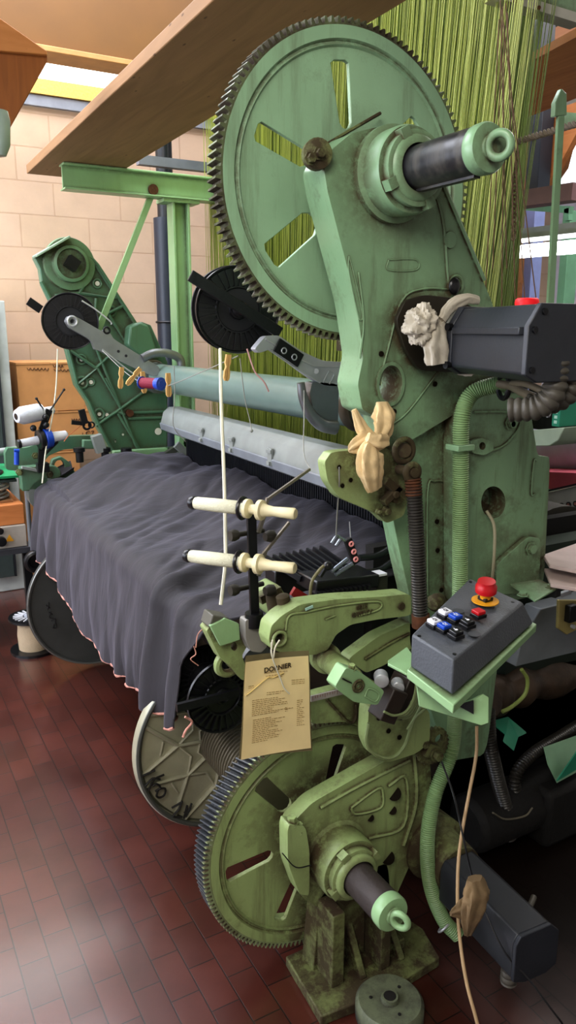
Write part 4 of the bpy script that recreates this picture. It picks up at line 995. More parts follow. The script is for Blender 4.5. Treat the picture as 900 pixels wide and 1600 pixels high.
m = MB()
for x, y, r in [(152, 443, .012), (128, 598, .01), (142, 597, .011), (155, 647, .01), (167, 648, .01), (127, 562, .009), (247, 674, .02), (192, 679, .006), (180, 690, .005)]:
    c = P(x, y, Y=YF0-.001); m.cyl(c, c-V((0, .004, 0)), r, n=16)
m.build('light_hole', mat('bright_hole', '#e9e6da', .8), ff)
m = MB(); m.poly([P(203, 510, Y=4.1), P(218, 503, Y=4.1), P(232, 508, Y=4.1), P(250, 560, Y=4.1), P(228, 566, Y=4.1), P(200, 540, Y=4.1)], (0, .09, 0)); m.build('cover_hood', GFAR, ff, bev=.012)
m = MB(); c = P(201, 645, Y=YF0); m.cyl(c-V((0, .03, 0)), c, .02, n=16); m.build('brown_bolt', RUST, ff)

# far lever arms at the left (dark green) with round opening
fl_ = MB().plate(rnd(px2([(8, 708), (12, 700), (40, 700), (64, 692), (90, 682), (160, 680), (164, 700), (100, 702), (76, 712), (60, 735), (10, 735)], 4.0), 3, .15), [], 4.0, 4.05).build('far_support_arm', GFAR, loom, bev=.006); plabel(fl_, 'dark green far support arm')
m = MB().plate(rnd(px2([(78, 735), (82, 718), (96, 713), (108, 722), (120, 742), (124, 758), (70, 762)], 3.95), 3, .2), [px2(pxe(93, 728, 8, 9, 16), 3.95)], 3.95, 3.99).build('ring_lever', GFAR, fl_, bev=.004)
m = MB(); m.bb(P(28, 725, Y=3.96).x, P(70, 725, Y=3.96).x, 3.9, 3.97, P(28, 765, Y=3.96).z, P(28, 728, Y=3.96).z); m.lathe([(.05, 0), (.05, .03), (.02, .034)], P(78, 741, Y=3.94), (0, -1, 0), 24); m.build('lever_block', GFAR, fl_, bev=.006)
for x, y in [(30, 738), (78, 741), (55, 712)]: MB().bolt(P(x, y, Y=3.9), (0, -1, 0), .012, .015).build('bolt', GDIRTY, fl_)
m = MB(); m.cyl(P(-60, 714, Y=4.3), P(30, 702, Y=4.3), .02, n=16); m.build('grey_pipe', LGREY, fl_)
m = MB(); a, b2 = P(34, 730, Y=3.88), P(68, 737, Y=3.88); m.bar(a, b2, .03, .012); m.bar(P(150, 680, Y=3.9), P(158, 706, Y=3.9), .05, .05, (0, 1, 0)); m.build('grey_plate', LGREY, fl_)
m = MB(); m.bar(P(129, 694, Y=3.95), P(146, 694, Y=3.95), .04, .045); m.build('square_block', mat('far_block_green', '#5a7d62', .5), fl_, bev=.004)

# far mechanism, right of the far frame (pale green parts beyond the cloth)
G4 = paint('green_pale_far', '#8fb78d', .3, thr=.6, ao=.03)
fm = MB().plate(px2([(178, 705), (262, 700), (262, 760), (178, 760)], 4.05), [px2(pxe(x, 722, 7, 9, 10), 4.05) for x in (200, 225, 248)], 4.05, 4.09).build('far_lower_frame', G4, loom, bev=.004)
m = MB()
m.plate(rnd(px2([(280, 690), (281, 672), (292, 668), (306, 676), (324, 680), (318, 690), (300, 700), (296, 712), (280, 712)], 3.95), 3, .2), [px2(pxe(292, 692, 5, 7, 10), 3.95)], 3.95, 4.0)
m.plate(rnd(px2([(262, 716), (276, 700), (306, 712), (320, 730), (318, 745), (262, 745)], 3.9), 3, .2), [], 3.9, 3.95)
m.build('far_bracket', G4, fm, bev=.004)
m = MB(); c = P(330, 725, Y=3.85)
m.lathe([(.085, 0), (.08, .02), (.03, .03), (.03, .05), (0, .05)], c, (0, -1, 0), 28)
for k in range(6): e = V((math.cos(k*PI/3), 0, math.sin(k*PI/3))); m.cyl(c+e*.055-V((0, .02, 0)), c+e*.055-V((0, .035, 0)), .012, n=12)
m.build('far_drive_disc', G4, fm)
m = MB(); m.lathe([(.05, 0), (.05, .04), (.02, .05)], P(266, 728, Y=3.85), (0, -1, 0), 20); m.lathe([(.03, 0), (.03, .04), (.01, .05)], P(286, 732, Y=3.8), (0, -1, 0), 16); m.bar(P(244, 720, Y=3.85), P(276, 700, Y=3.85), .03, .03, (0, 1, 0)); m.build('far_pivot', mat('far_dark_metal', '#4b5046', .5, .3), fm)
m = MB(); m.bar(P(275, 694, Y=3.8), P(298, 716, Y=3.8), .04, .02, (0, 1, 0)); m.build('grey_clamp', LGREY, fm, bev=.003)
m = MB(); m.bar(P(306, 716, Y=3.8), P(318, 728, Y=3.8), .02, .02, (0, 1, 0)); m.bar(P(304, 722, Y=3.8), P(318, 718, Y=3.8), .014, .014, (0, 1, 0)); m.build('red_lever', RED, fm)
m = MB(); a = P(310, 694, Y=3.85); b2 = P(375, 702, Y=3.85)
m.bar(a, b2, .06, .035)
for i in range(7): q = a.lerp(b2, .05+i*.15); m.bar(q+V((-.02, -.03, .03)), q+V((.03, .03, .035)), .018, .03)
m.bb(b2.x-.08, b2.x-.03, 3.8, 3.86, b2.z-.14, b2.z+.02); m.build('selector_row', mat('pale_machined', '#c5bfb0', .4, .2), fm, bev=.003)
m = MB(); m.ball(P(376, 712, Y=3.8), .03, sx=(.7, .7, 1.3)); m.build('brown_knob', RUST, fm)
m = MB()
for i in range(6): m.tube([P(322+i*8, 735, Y=3.8), P(330+i*8, 712, Y=3.78), P(340+i*7, 700+i, Y=3.82)], .006, 6)
m.build('small_hose', mat('pale_hose', '#b9b6a2', .5), fm)
m = MB()
for x in (125, 165, 198): m.lathe([(.02, 0), (.02, .05), (.03, .055), (.03, .075)], P(x+40*0, 722, Y=3.9), (0, 0, 1), 12)
m.build('black_knob', BLKPL, fm)

# harness cords: curtain of yellow-green threads behind the gears (uncountable)
HM = paint('harness_green', '#b6be6e', .0, thr=.9, rough=.6, ao=.001)
HM2 = mat('harness_dark_green', '#86994f', .6)
def curtain(xp, n, ya, yb, za, ya1, yb1, zb, r, xj=.0):
    m = MB()
    for i in range(n):
        t = (i+random.uniform(-.3, .3))/n
        a = V((xp+random.uniform(-xj, xj), ya+(yb-ya)*t, za)); b = V((xp+.02+random.uniform(-xj, xj), ya1+(yb1-ya1)*t, zb))
        u = V((r, 0, 0)); w = V((0, r, 0))
        A = m.vs([a+u, a+w, a-u-w]); B = m.vs([b+u, b+w, b-u-w])
        for j in range(3): m.f([A[j], A[(j+1) % 3], B[(j+1) % 3], B[j]])
    return m
o = curtain(1.80, 620, 1.98, 4.05, .7, 1.70, 4.15, 3.35, .0016, .035).build('harness_cords', HM, sm=False); tag(o, 'curtain of yellow-green harness cords hanging behind the upper gear wheel', 'cords', kind='stuff')
o = curtain(1.95, 560, 2.05, 4.2, .7, 1.80, 4.3, 3.35, .0018, .05).build('harness_cords', HM2, sm=False); tag(o, 'darker green second layer of harness cords behind the yellow-green ones', 'cords', kind='stuff')
o = MB().bb(2.12, 2.13, 2.1, 4.5, .6, 3.4).build('harness_back_cords', mat('deep_green_cords', '#6a7a3a', .7, var=.25, scale=30)); tag(o, 'dense deep green mass of cords at the back of the harness', 'cords', kind='stuff')
# dark frame end hanging beneath the gear (heald frame holder)
m = MB(); m.bar(P(540, 548, Y=1.9), P(540, 520, Y=1.9), .05, .03); m.build('heald_holder', GDIRTY, loom)
# brown single cords right of the curtain, each a thing one could count
for i, (a, b2) in enumerate([((782, 0), (792, 420)), ((786, 10), (770, 420)), ((790, 5), (822, 500)), ((784, 15), (838, 470)), ((793, 20), (806, 500)), ((788, 40), (784, 480)), ((780, 30), (758, 470))]):
    o = MB().tube([P(*a, X=1.72), P((a[0]+b2[0])/2, (a[1]+b2[1])/2+5, X=1.74), P(*b2, X=1.76)], .0018, 5).build('harness_string', mat('brown_cord', '#5a4127', .7)); tag(o, 'thin brown cord hanging beside the harness curtain above the red lamp', 'cord', 'brown cords right of the harness')
m = MB()
for i in range(26):
    c = P(806-i*.15, 196+i*7.0, X=1.9); m.torus(c, (1, 0, 0) if i % 2 else (0, 1, 0), .009, .0028, 10, 5)
o = m.build('hanging_chain', mat('rusty_chain', '#7b6a52', .6, .4)); tag(o, 'small rusty chain hanging behind the eye of the upper shaft', 'chain')

# ================================================================== warp beam under the cloth
BX0 = BX; BX = V((.925, 0, .338))
wb = thing('cloth_beam', 'large flanged beam lying under the loom, ribbed aluminium near disc and grey far disc', 'beam', (BX.x, 2.8, BX.z))
FLM = mat('cast_aluminium_flange', '#a5a28c', .36, .2, var=.15, bump=.35, bscale=40)
FLG = mat('grey_flange', '#4a4c4a', .42, .2)
Yn = 2.03; c = V((BX.x, Yn, BX.z)); R = .303
m = MB(); m.lathe([(R, .0), (R+.004, .006), (R+.004, .03), (R-.01, .034), (R-.02, .014), (.0, .014)], c, (0, 1, 0), 80, False); fn_ = m.build('near_flange', FLM, wb)
plabel(fn_, 'ribbed cast aluminium disc with black marker writing')
m = MB()
def rib3(pts, r=.007):
    m.tube([V((BX.x+a*R, Yn+.010, BX.z+b*R)) for a, b in pts], r, 6, raw=True)
for k in range(9):
    a = 2*PI*k/9+.25; pt = lambda r, d: (r*math.cos(a+d), r*math.sin(a+d))
    rib3([pt(.30, 0), pt(.55, .0)]); rib3([pt(.55, 0), pt(.95, -.28)]); rib3([pt(.55, 0), pt(.95, .28)]); rib3([pt(.55, 0), pt(.42, .35), pt(.55, 2*PI/9)], .0045); rib3([pt(.72, -.1), pt(.74, .1)], .004)
    rib3([pt(.30, 0), pt(.34, .35), pt(.30, 2*PI/9)], .004)
m.build('rib', FLM, fn_)
m = MB(); m.torus(c+V((0, .004, 0)), (0, 1, 0), R-.006, .008, 80, 8); m.build('rim', mat('dull_rim', '#5d5f5a', .4, .4), fn_)
m = MB()
def fpx(x, y):
    p = P(x, y, Y=Yn+.0); return p-V((0, .004, 0))
m2 = MB()
for s_ in [[(222, 1212), (231, 1208), (242, 1203)], [(232, 1235), (240, 1218), (256, 1210)], [(238, 1228), (244, 1224), (250, 1230), (242, 1236)], [(244, 1243), (248, 1233), (258, 1232), (256, 1242), (248, 1246), (244, 1243)], [(226, 1228), (238, 1216), (250, 1217)],
    [(284, 1251), (279, 1264), (270, 1275), (284, 1276)], [(287, 1278), (292, 1258)], [(292, 1258), (290, 1276), (299, 1255)], [(268, 1262), (285, 1252)], [(287, 1270), (298, 1262)]]:
    stroke(m2, [P(x, y, Y=Yn)-V((0, .002, 0)) for x, y in s_], .0035)
m2.build('marker_writing', INK, fn_)
m = MB(); prof = []
for i in range(22): prof += [(.084, .0+i*.015), (.096, .004+i*.015), (.096, .010+i*.015), (.084, .014+i*.015)]
m.lathe(prof, V((BX.x, 1.70, BX.z)), (0, 1, 0), 32, True); m.build('threaded_hub', mat('wound_wire_hub', '#6e6757', .4, .5), wb)
m = MB(); m.cyl((BX.x, 2.05, BX.z), (BX.x, 3.6, BX.z), .11, n=32); m.build('barrel', FLG, wb)
Yf = 3.52; c = V((BX.x, Yf, BX.z)); R2 = .325
m = MB(); m.lathe([(R2, 0), (R2+.004, .008), (R2, .03), (0, .03)], c, (0, 1, 0), 72, False); m.lathe([(R2, 0), (R2-.012, .0), (R2-.016, .008), (.1, .012), (.1, .0)], c, (0, 1, 0), 72, False)
fg = m.build('far_flange', FLG, wb); plabel(fg, 'plain dark grey far disc')
m = MB(); m.torus(c, (0, 1, 0), R2-.003, .004, 72, 6); m.build('worn_rim', mat('worn_rim', '#8a8b86', .35, .6), fg)
m2 = MB()
for s_ in [[(72, 945), (78, 950)], [(76, 941), (74, 952)], [(76, 956), (82, 960)], [(79, 955), (77, 964), (83, 966)], [(80, 970), (86, 966), (86, 974)], [(84, 975), (83, 981), (88, 979), (87, 973)]]: stroke(m2, [P(x, y, Y=Yf)-V((0, .002, 0)) for x, y in s_], .003)
m2.build('marker_writing', INK, fg)
m = MB(); m.lathe([(.05, 0), (.05, .04)], P(56, 878, Y=3.75), (0, 1, 0), 24); m.torus(P(56, 878, Y=3.74), (0, 1, 0), .042, .014, 24, 8); m.build('far_wheel', BLKPL, wb)
# fix: red stripe foot? dark black plastic spool under the cloth, near end
bs = thing('slotted_spool', 'black slotted plastic disc spool behind the paper pouch, below the breast tube', 'spool', P(345, 1090, Y=1.78))
c = P(348, 1088, Y=1.78); R = .105
def spool_disc(mb, c, ax, R, nsp=26, rin=.5):
    u, w, d = frame_of(V(ax)); c = V(c)
    mb.lathe([(R, -.004), (R+.002, 0), (R, .006), (R*.96, .004), (R*.94, -.002), (0, -.002)], c, ax, 48, False)
    for i in range(nsp):
        e = u*math.cos(2*PI*i/nsp)+w*math.sin(2*PI*i/nsp); mb.bar(c+e*R*rin+d*.003, c+e*R*.93+d*.003, .006, .009, d)
    mb.torus(c+d*.003, ax, R*rin, .004, 32, 6); mb.torus(c+d*.004, ax, R*.18, .006, 20, 6)
m = MB(); spool_disc(m, c, (0, -1, 0), R); m.build('flange', BLKPL, bs)
m = MB(); m.cyl(c, c+V((0, .12, 0)), .05, n=24); m.build('barrel', BLKPL, bs)
m = MB(); spool_disc(m, c+V((0, .12, 0)), (0, -1, 0), R); m.build('flange', BLKPL, bs)
o = MB().bar(P(276, 1106, Y=1.74), P(372, 1082, Y=1.74), .012, .022, (0, 0, 1)).build('spool_arm', BLKSTEEL, loom); plabel(o, 'flat black bar in front of the slotted spool')

# ================================================================== black spools on the roller arms
def spool(name_lab, c, ax, R, wd):
    t = thing('selvedge_spool', name_lab, 'spool', c, None); ax = V(ax).normalized()
    m = MB(); spool_disc(m, c-ax*0, ax, R, 30, .52); m.build('flange', BLKPL, t)
    m = MB(); m.cyl(c, c-ax*wd, R*.55, n=32); m.build('thread_winding', mat('black_winding', '#111216', .6), t)
    m = MB(); spool_disc(m, c-ax*wd, -ax, R, 0, .5); m.build('flange', mat('black_matt', '#15151a', .5), t)
    m = MB(); m.lathe([(.022, 0), (.02, .02), (.012, .024), (.012, .03), (0, .03)], c, ax, 16); m.build('hub', BLKSTEEL, t)
    return t
cn = P(372, 484, Y=2.14)
spool('large black thread spool held above the roller beside the upper gear wheel', cn, (-.25, -1, -.05), .127, .085)
cf = P(110, 502, Y=3.92)
spool('black thread spool on the far roller arm in front of the far green frame', cf, (-.2, -1, -.03), .135, .08)
# near arm: black bar across, silver casting, clamp
ar = MB(); a0 = P(297, 430, Y=2.07); a1 = P(438, 520, Y=2.02)
ar.bar(a0, a1, .012, .032, (0, 0, 1))
ar = ar.build('spool_arm_near', BLKSTEEL, loom, bev=.002); ar.name = 'spool_arm'; plabel(ar, 'black bar across the near spool')
m = MB(); m.lathe([(.018, 0), (.014, .012), (.006, .016), (0, .016)], cn+V((-.02, -.075, 0)), (-.1, -1, 0), 14); m.build('pivot_nut', RUST, ar)
sa = MB(); Ya = 2.0
sa.plate(rnd(px2([(398, 545), (415, 525), (436, 524), (470, 548), (505, 564), (548, 566), (550, 598), (525, 604), (505, 602), (480, 586), (440, 556), (424, 545), (405, 552)], Ya), 3, .2), [], Ya, Ya+.03)
sa = sa.build('aluminium_arm', STEEL, ar, bev=.005)
m = MB(); m.bar(P(432, 538, Y=Ya-.004), P(470, 564, Y=Ya-.004), .006, .042, (0, 0, 1)); m.build('black_clamp_plate', BLKSTEEL, ar, bev=.002)
m = MB()
for x, y in [(444, 548), (460, 558)]: m.torus(P(x, y, Y=Ya-.01), (0, 1, 0), .008, .002, 16, 6)
for x, y in [(494, 580)]: m.cyl(P(x, y, Y=Ya-.001), P(x, y, Y=Ya-.003), .008, n=14)
m.build('screw', STEEL, ar)
m = MB(); pxr = lambda pts, r=.003: m.tube([P(x, y, Y=Ya-.001) for x, y in pts], r, 6, 2)
pxr([(415, 530), (440, 545), (490, 572), (545, 572)]); pxr([(505, 598), (514, 580), (522, 586), (514, 600)]); pxr([(420, 546), (470, 580), (500, 598)])
m.build('arm_edge', STEEL, ar)
m = MB(); m.tube([P(x, y, Y=Ya+.005) for x, y in [(470, 598), (474, 622), (486, 648), (504, 664), (524, 668)]], lambda t: .012+.012*t, 10)
m.plate(rnd(px2([(488, 596), (530, 600), (528, 668), (506, 664), (490, 640), (484, 615)], Ya), 3, .2), [], Ya, Ya+.04); m.build('roller_clamp', mat('dull_aluminium', '#7e8083', .35, .7), ar, bev=.004)
# far arm: silver lever in front
fa = MB(); Ya = 3.82
fa.plate(rnd(px2([(102, 502), (106, 494), (118, 494), (160, 518), (166, 512), (172, 520), (178, 530), (230, 562), (248, 572), (252, 586), (238, 588), (190, 566), (155, 548), (148, 546), (143, 532), (108, 512)], Ya), 3, .2), [px2(pxe(113, 502, 3.5, 3.5, 10), Ya)], Ya, Ya+.03)
fa = fa.build('spool_arm_far', mat('dull_aluminium2', '#96999c', .35, .6), loom, bev=.005); fa.name = 'spool_arm'; plabel(fa, 'silver lever in front of the far spool')
m = MB(); m.torus(P(113, 502, Y=Ya), (0, 1, 0), .022, .006, 20, 8); m.build('eye', STEEL, fa)
m = MB()
for x, y in [(185, 549), (197, 556)]: m.cyl(P(x, y, Y=Ya-.001), P(x, y, Y=Ya-.003), .007, n=12)
m.torus(P(167, 516, Y=Ya), (0, 1, 0), .015, .005, 16, 6); m.build('screw_hole', BLKSTEEL, fa)
m = MB(); m.tube([P(x, y, Y=Ya) for x, y in [(222, 560), (240, 552), (262, 552), (280, 560), (284, 575)]], .022, 10); m.cyl((1.44, 4.0, 1.358), (1.44, 3.96, 1.358), .082, n=28); m.build('roller_clamp', mat('dull_aluminium', '#7e8083'), fa)
m = MB(); m.bar(P(44, 470, Y=3.97), P(64, 484, Y=3.97), .01, .04, (0, 0, 1)); m.build('black_bar', BLKSTEEL, fa)
m = MB(); m.tube([P(x, y, Y=3.85) for x, y in [(128, 470), (150, 484), (172, 502), (174, 507)]], .004, 6); m.tube([P(x, y, Y=3.8) for x, y in [(160, 546), (200, 578), (245, 606), (262, 604)]], .004, 6); m.build('thread_guide_wire', STEEL, fa)

# ================================================================== the cloth
CLM, nt, b_ = base_mat('charcoal_cloth'); N = nt.nodes; L = nt.links
tc = N.new('ShaderNodeTexCoord'); n1 = N.new('ShaderNodeTexNoise'); n1.inputs['Scale'].default_value = 3; n1.inputs['Detail'].default_value = 6; L.new(tc.outputs['Object'], n1.inputs['Vector'])
r1 = N.new('ShaderNodeValToRGB'); r1.color_ramp.elements[0].position = .3; r1.color_ramp.elements[1].position = .7; r1.color_ramp.elements[0].color = srgb('#29262a'); r1.color_ramp.elements[1].color = srgb('#343136')
L.new(n1.outputs['Fac'], r1.inputs['Fac']); L.new(r1.outputs['Color'], b_.inputs['Base Color']); b_.inputs['Roughness'].default_value = .75
b_.inputs['Sheen Weight'].default_value = .16; b_.inputs['Sheen Roughness'].default_value = .4; b_.inputs['Sheen Tint'].default_value = (.75, .75, 1, 1)
n2 = N.new('ShaderNodeTexNoise'); n2.inputs['Scale'].default_value = 9; n2.inputs['Detail'].default_value = 4; n2.inputs['Distortion'].default_value = 1.0
mp_ = N.new('ShaderNodeMapping'); mp_.inputs['Scale'].default_value = (1, 2.6, .6); L.new(tc.outputs['Object'], mp_.inputs['Vector']); L.new(mp_.outputs['Vector'], n2.inputs['Vector'])
bp = N.new('ShaderNodeBump'); bp.inputs['Strength'].default_value = .35; bp.inputs['Distance'].default_value = .012; L.new(n2.outputs['Fac'], bp.inputs['Height']); L.new(bp.outputs['Normal'], b_.inputs['Normal'])
from mathutils import noise as MN
HEM = [(1.70, .60), (1.82, .535), (1.95, .50), (2.2, .47), (2.5, .435), (2.9, .43), (3.3, .50), (3.6, .53), (3.95, .50)]
def interp(tab, x):
    if x <= tab[0][0]: return tab[0][1]
    for (a, va), (b, vb) in zip(tab, tab[1:]):
        if x <= b: return va+(vb-va)*(x-a)/(b-a)
    return tab[-1][1]
NU, NV = 260, 190
def cloth_pt(y, t):
    """t 0 = reed edge, .55 = breast corner, 1 = hem"""
    zb = interp(HEM, y)
    xb, zbk = 1.49, .955
    xt, ztop = .80, .855
    if t < .52:
        q = t/.52; x = xb+(xt-xb)*q; z = zbk+(ztop-zbk)*q
        # raised ridge where the cloth rides over the far temple, and sag between
        z += .10*math.exp(-((y-3.72)/.16)**2-((x-1.12)/.22)**2)
        z += .055*math.exp(-((y-3.45+ (x-1.0)*.7)/.22)**2)*math.exp(-((x-1.15)/.35)**2)
        z -= .02*math.sin(PI*q)*(.4+.6*math.sin((y-1.6)*1.3))
        nx, nz = 0.1, 1
    elif t < .62:
        a = (t-.52)/.10*PI/2; x = xt-.055*math.sin(a)-.0; z = ztop-.055*(1-math.cos(a)); nx, nz = -math.sin(a), math.cos(a)
    else:
        q = (t-.62)/.38; z0_ = ztop-.055; x = xt-.055-.02*math.sin(q*2.0); z = z0_+(zb-z0_)*q; nx, nz = -1, .0
    hang = max(0, (t-.55)/.45)
    # folds
    f = abs(.020*hang*math.sin(y*17+2.2*math.sin(y*3.1)+hang*1.2)*min(1, hang*1.5))+.012*hang
    f += .016*hang*math.sin(y*31+1.0+1.5*math.sin(y*5.3))*(.3+.7*math.exp(-((y-2.0)/.5)**2))
    top = 1-min(1, max(0, (t-.5)*8))
    f += top*(.020*MN.noise(V((x*1.8+y*.8, (y-x*.8)*4.2, 1.3)))+.012*abs(MN.noise(V((x*2.4+y*1.2, (y-x*1.0)*8, 7.3))))+.005*MN.noise(V((x*3+y*2, (y-x*.7)*17, 4.1))))*1.6
    # long curved fold rising from the near corner toward the middle
    d = (y-(2.10-(.8-x)*.2+ .35*max(0, x-.8)))
    f += .030*math.exp(-(d/.035)**2)*(1 if t > .25 else max(0, t/.25))
    d2 = (y-(1.92+ .25*max(0, x-.8))); f += .022*math.exp(-(d2/.03)**2)*(1 if t > .4 else max(0, t/.4))
    f += .006*MN.noise(V((x*8, y*14, z*8+3)))
    return V((x+nx*f, y+.02*hang*math.sin(y*9), z+nz*f))
bm2 = MB(); g = []
Y0_, Y1_ = 1.69, 3.88
def cy0(t): return Y0_+.19*max(0, min(1, (t-.45)/.3))
for i in range(NU+1):
    g.append(bm2.vs([cloth_pt(cy0(j/NV)+(Y1_-cy0(j/NV))*i/NU, j/NV) for j in range(NV+1)]))
for i in range(NU):
    for j in range(NV): bm2.f([g[i][j], g[i+1][j], g[i+1][j+1], g[i][j+1]])
clo = bm2.build('draped_cloth', CLM); mo_ = clo.modifiers.new('solid', 'SOLIDIFY'); mo_.thickness = .003; mo_.offset = 1
tag(clo, 'charcoal woven cloth draped over the breast tube of the loom with a frayed pink hem', 'cloth')
HEMM = mat('frayed_hem', '#c08a7c', .8, var=.3, scale=60, bump=.8, bscale=200)
m = MB(); m.tube([cloth_pt(cy0(1)+(Y1_-cy0(1))*i/120, 1.0)+V((random.uniform(-.002, .002), 0, random.uniform(-.003, .002))) for i in range(121)], lambda t: .0045+.0015*math.sin(t*190), 6, raw=True)
h_ = m.build('hem', HEMM, None); h_.parent = clo; h_.location = h_.location-clo.location
m = MB(); m.tube([cloth_pt(y, t)+V((-.002, 0, .004)) for y, t in [(cy0(t/30), t/30) for t in range(5, 30)]], .003, 6, raw=True)
h2 = m.build('selvedge', CLM, None); h2.parent = clo; h2.location = h2.location-clo.location
# second loose corner of cloth hanging over the far end of the breast tube
m = MB(); gg = []
for i in range(25):
    row = []
    for j in range(21):
        u = i/24; v = j/20; y = 3.90+.10*u
        p = V((.95-.22*v-.02*math.sin(v*3), y, .93-.1*v-.02*math.sin(u*6+v*3))) if v < .6 else V((.95-.22*.6-.03-.02*(v-.6), y, .93-.06-.85*(v-.6)+.02*math.sin(u*7)))
        row.append(p)
    gg.append(m.vs(row))
for i in range(24):
    for j in range(20): m.f([gg[i][j], gg[i+1][j], gg[i+1][j+1], gg[i][j+1]])
co2 = m.build('cloth_corner', CLM, None); co2.parent = clo; co2.location = co2.location-clo.location

# ================================================================== bobbin stands and small hanging things
def bobbin_stand(base, label, tilt=False):
    pass
# near stand: upright black strip on a grey foot
bsd = thing('bobbin_stand', 'near bobbin stand: black upright strip on a grey foot with clamps', 'stand', P(397, 1005, Y=1.5))
Yb_ = 1.5
a, b2 = P(392, 787, Y=Yb_), P(398, 965, Y=Yb_)
MB().bar(a, b2, .022, .008, (0, 1, 0)).build('upright', BLKSTEEL, bsd, bev=.001)
c = P(397, 965, Y=Yb_); MB().lathe([(.021, -.012), (.022, .0), (.022, .02)], c, (0, 0, -1), 24).build('collar', BLKPL, bsd)
m = MB(); m.plate(rnd(px2([(383, 968), (414, 968), (418, 1010), (408, 1020), (392, 1018), (384, 1000)], 1.49), 3, .2), [], 1.49, 1.52); m.build('foot_block', mat('grey_foot', '#8d8b86', .45), bsd, bev=.004)
m = MB()
for y, s_ in ((835, 1), (920, 1)):
    c = P(378, y, Y=1.52); m.lathe([(.012, 0), (.014, .01), (.011, .02), (.006, .022), (.006, .09)], c-V((.03, 0, 0)), (1, .1, 0), 14)
    c = P(414, y+4, Y=1.49); m.lathe([(.01, 0), (.014, .012), (.012, .024), (.006, .026)], c, (1, .1, 0), 14)
m.build('clamp_knob', mat('dirty_black_knob', '#2e2a22', .5), bsd)
# link rods rising to the wire
m = MB(); m.bar(P(410, 812, Y=1.48), P(418, 778, Y=1.48), .006, .008, (0, 1, 0)); m.bar(P(418, 780, Y=1.48), P(484, 733, Y=1.5), .006, .006, (0, 1, 0)); m.bar(P(408, 870, Y=1.49), P(452, 816, Y=1.47), .006, .006, (0, 1, 0)); m.bar(P(404, 900, Y=1.49), P(414, 862, Y=1.49), .008, .008, (0, 1, 0)); m.bar(P(404, 832, Y=1.49), P(414, 800, Y=1.49), .008, .008, (0, 1, 0))
m.build('guide_rod', mat('dull_rod', '#7a7468', .4, .5), bsd)
def bobbin(pL, pR, lab, d0, d1, yarn):
    a = P(*pL, D=d0); b = P(*pR, D=d1); ax = (b-a); L_ = ax.length; ax.normalize()
    t = thing('bobbin', lab, 'bobbin', a, None)
    MB().lathe([(.0135, 0), (.0150, .004), (.0150, .010), (.0135, .013)], a, ax, 24).build('end_ring', BLKPL, t)
    yl = L_*.46
    MB().lathe([(.0128, .012), (.0140, .018), (.0150, yl*.5), (.0150, yl), (.012, yl+.004)], a, ax, 24).build('yarn_winding', yarn, t)
    MB().torus(a+ax*(yl+.014), ax, .022, .0045, 28, 8).build('black_ring', BLKPL, t)
    m = MB(); m.lathe([(.011, yl), (.011, yl+.06)], a, ax, 20); m.build('core', YARNW, t)
    m = MB(); m.lathe([(.011, yl+.02), (.021, yl+.022), (.021, yl+.03), (.011, yl+.034), (.011, L_*.66), (.022, L_*.665), (.022, L_*.70), (.016, L_*.71), (.013, L_*.74), (.0105, L_*.80), (.0115, L_-.03), (.0125, L_-.004), (.010, L_), (0, L_)], a, ax, 28); m.build('cream_tube', CREAM, t)
    return t
bobbin((298, 785), (462, 803), 'upper near bobbin wound with pale cream yarn on the black stand', 1.72, 1.60, YARNW)
bobbin((290, 868), (461, 888), 'lower near bobbin wound with pale cream yarn, below the other on the black stand', 1.72, 1.60, YARNW)

# far stand with two white cones
fsd = thing('bobbin_stand', 'far yarn stand: black bracket with knobs in front of the cartons', 'stand', P(65, 730, Y=3.85))
m = MB(); m.bar(P(66, 668, Y=3.85), P(64, 735, Y=3.85), .03, .02, (0, 1, 0)); m.bar(P(66, 670, Y=3.84), P(77, 640, Y=3.84), .03, .015, (0, 1, 0)); m.build('upright', BLKSTEEL, fsd)
m = MB()
for p in ((52, 669), (72, 664), (71, 652)): m.ball(P(*p, Y=3.82), .016, 10, 6)
m.build('knob', BLKPL, fsd)
for a, b2 in (((69, 642), (57, 623)), ((78, 642), (100, 609))):
    m = MB(); p, q = P(*a, Y=3.83), P(*b2, Y=3.83); m.cyl(p, q, .004, n=8); m.ball(q, .007, 8, 6); m.build('feeler_rod', BLKSTEEL, fsd)
m = MB(); m.bar(P(70, 710, Y=3.84), P(90, 690, Y=3.84), .01, .02, (0, 1, 0)); m.bb(P(58, 730, Y=3.85).x, P(76, 730, Y=3.85).x, 3.83, 3.88, P(60, 738, Y=3.85).z, P(60, 724, Y=3.85).z); m.build('lower_link', BLKSTEEL, fsd)
a, b2 = P(25, 651, Y=3.82), P(62, 644, Y=3.86); ax = (b2-a).normalized()
t = thing('yarn_cone', 'upper fat white yarn cone on the far stand before the cartons', 'yarn cone', a)
MB().lathe([(.016, 0), (.03, .002), (.043, .03), (.043, .12), (.036, .128)], a, ax, 28).build('yarn_body', mat('white_yarn', '#c9ccd3', .6, bump=.4, bscale=120), t)
MB().lathe([(.016, -.001), (.016, .003)], a, ax, 20).build('core_hole', BLKPL, t)
MB().lathe([(.04, .128), (.04, .134), (.02, .14), (.018, .2)], a, ax, 20).build('tail_tube', WHITE, t)
a, b2 = P(27, 694, Y=3.82), P(105, 679, Y=3.86); ax = (b2-a).normalized(); L_ = (b2-a).length
t = thing('yarn_cone', 'lower slim white yarn tube with blue middle on the far stand', 'yarn cone', a)
MB().lathe([(.02, 0), (.022, .006), (.022, .015)], a, ax, 20).build('end_ring', BLKPL, t)
MB().lathe([(.019, .014), (.021, L_*.4)], a, ax, 24).build('yarn_body', mat('white_yarn', '#c9ccd3'), t)
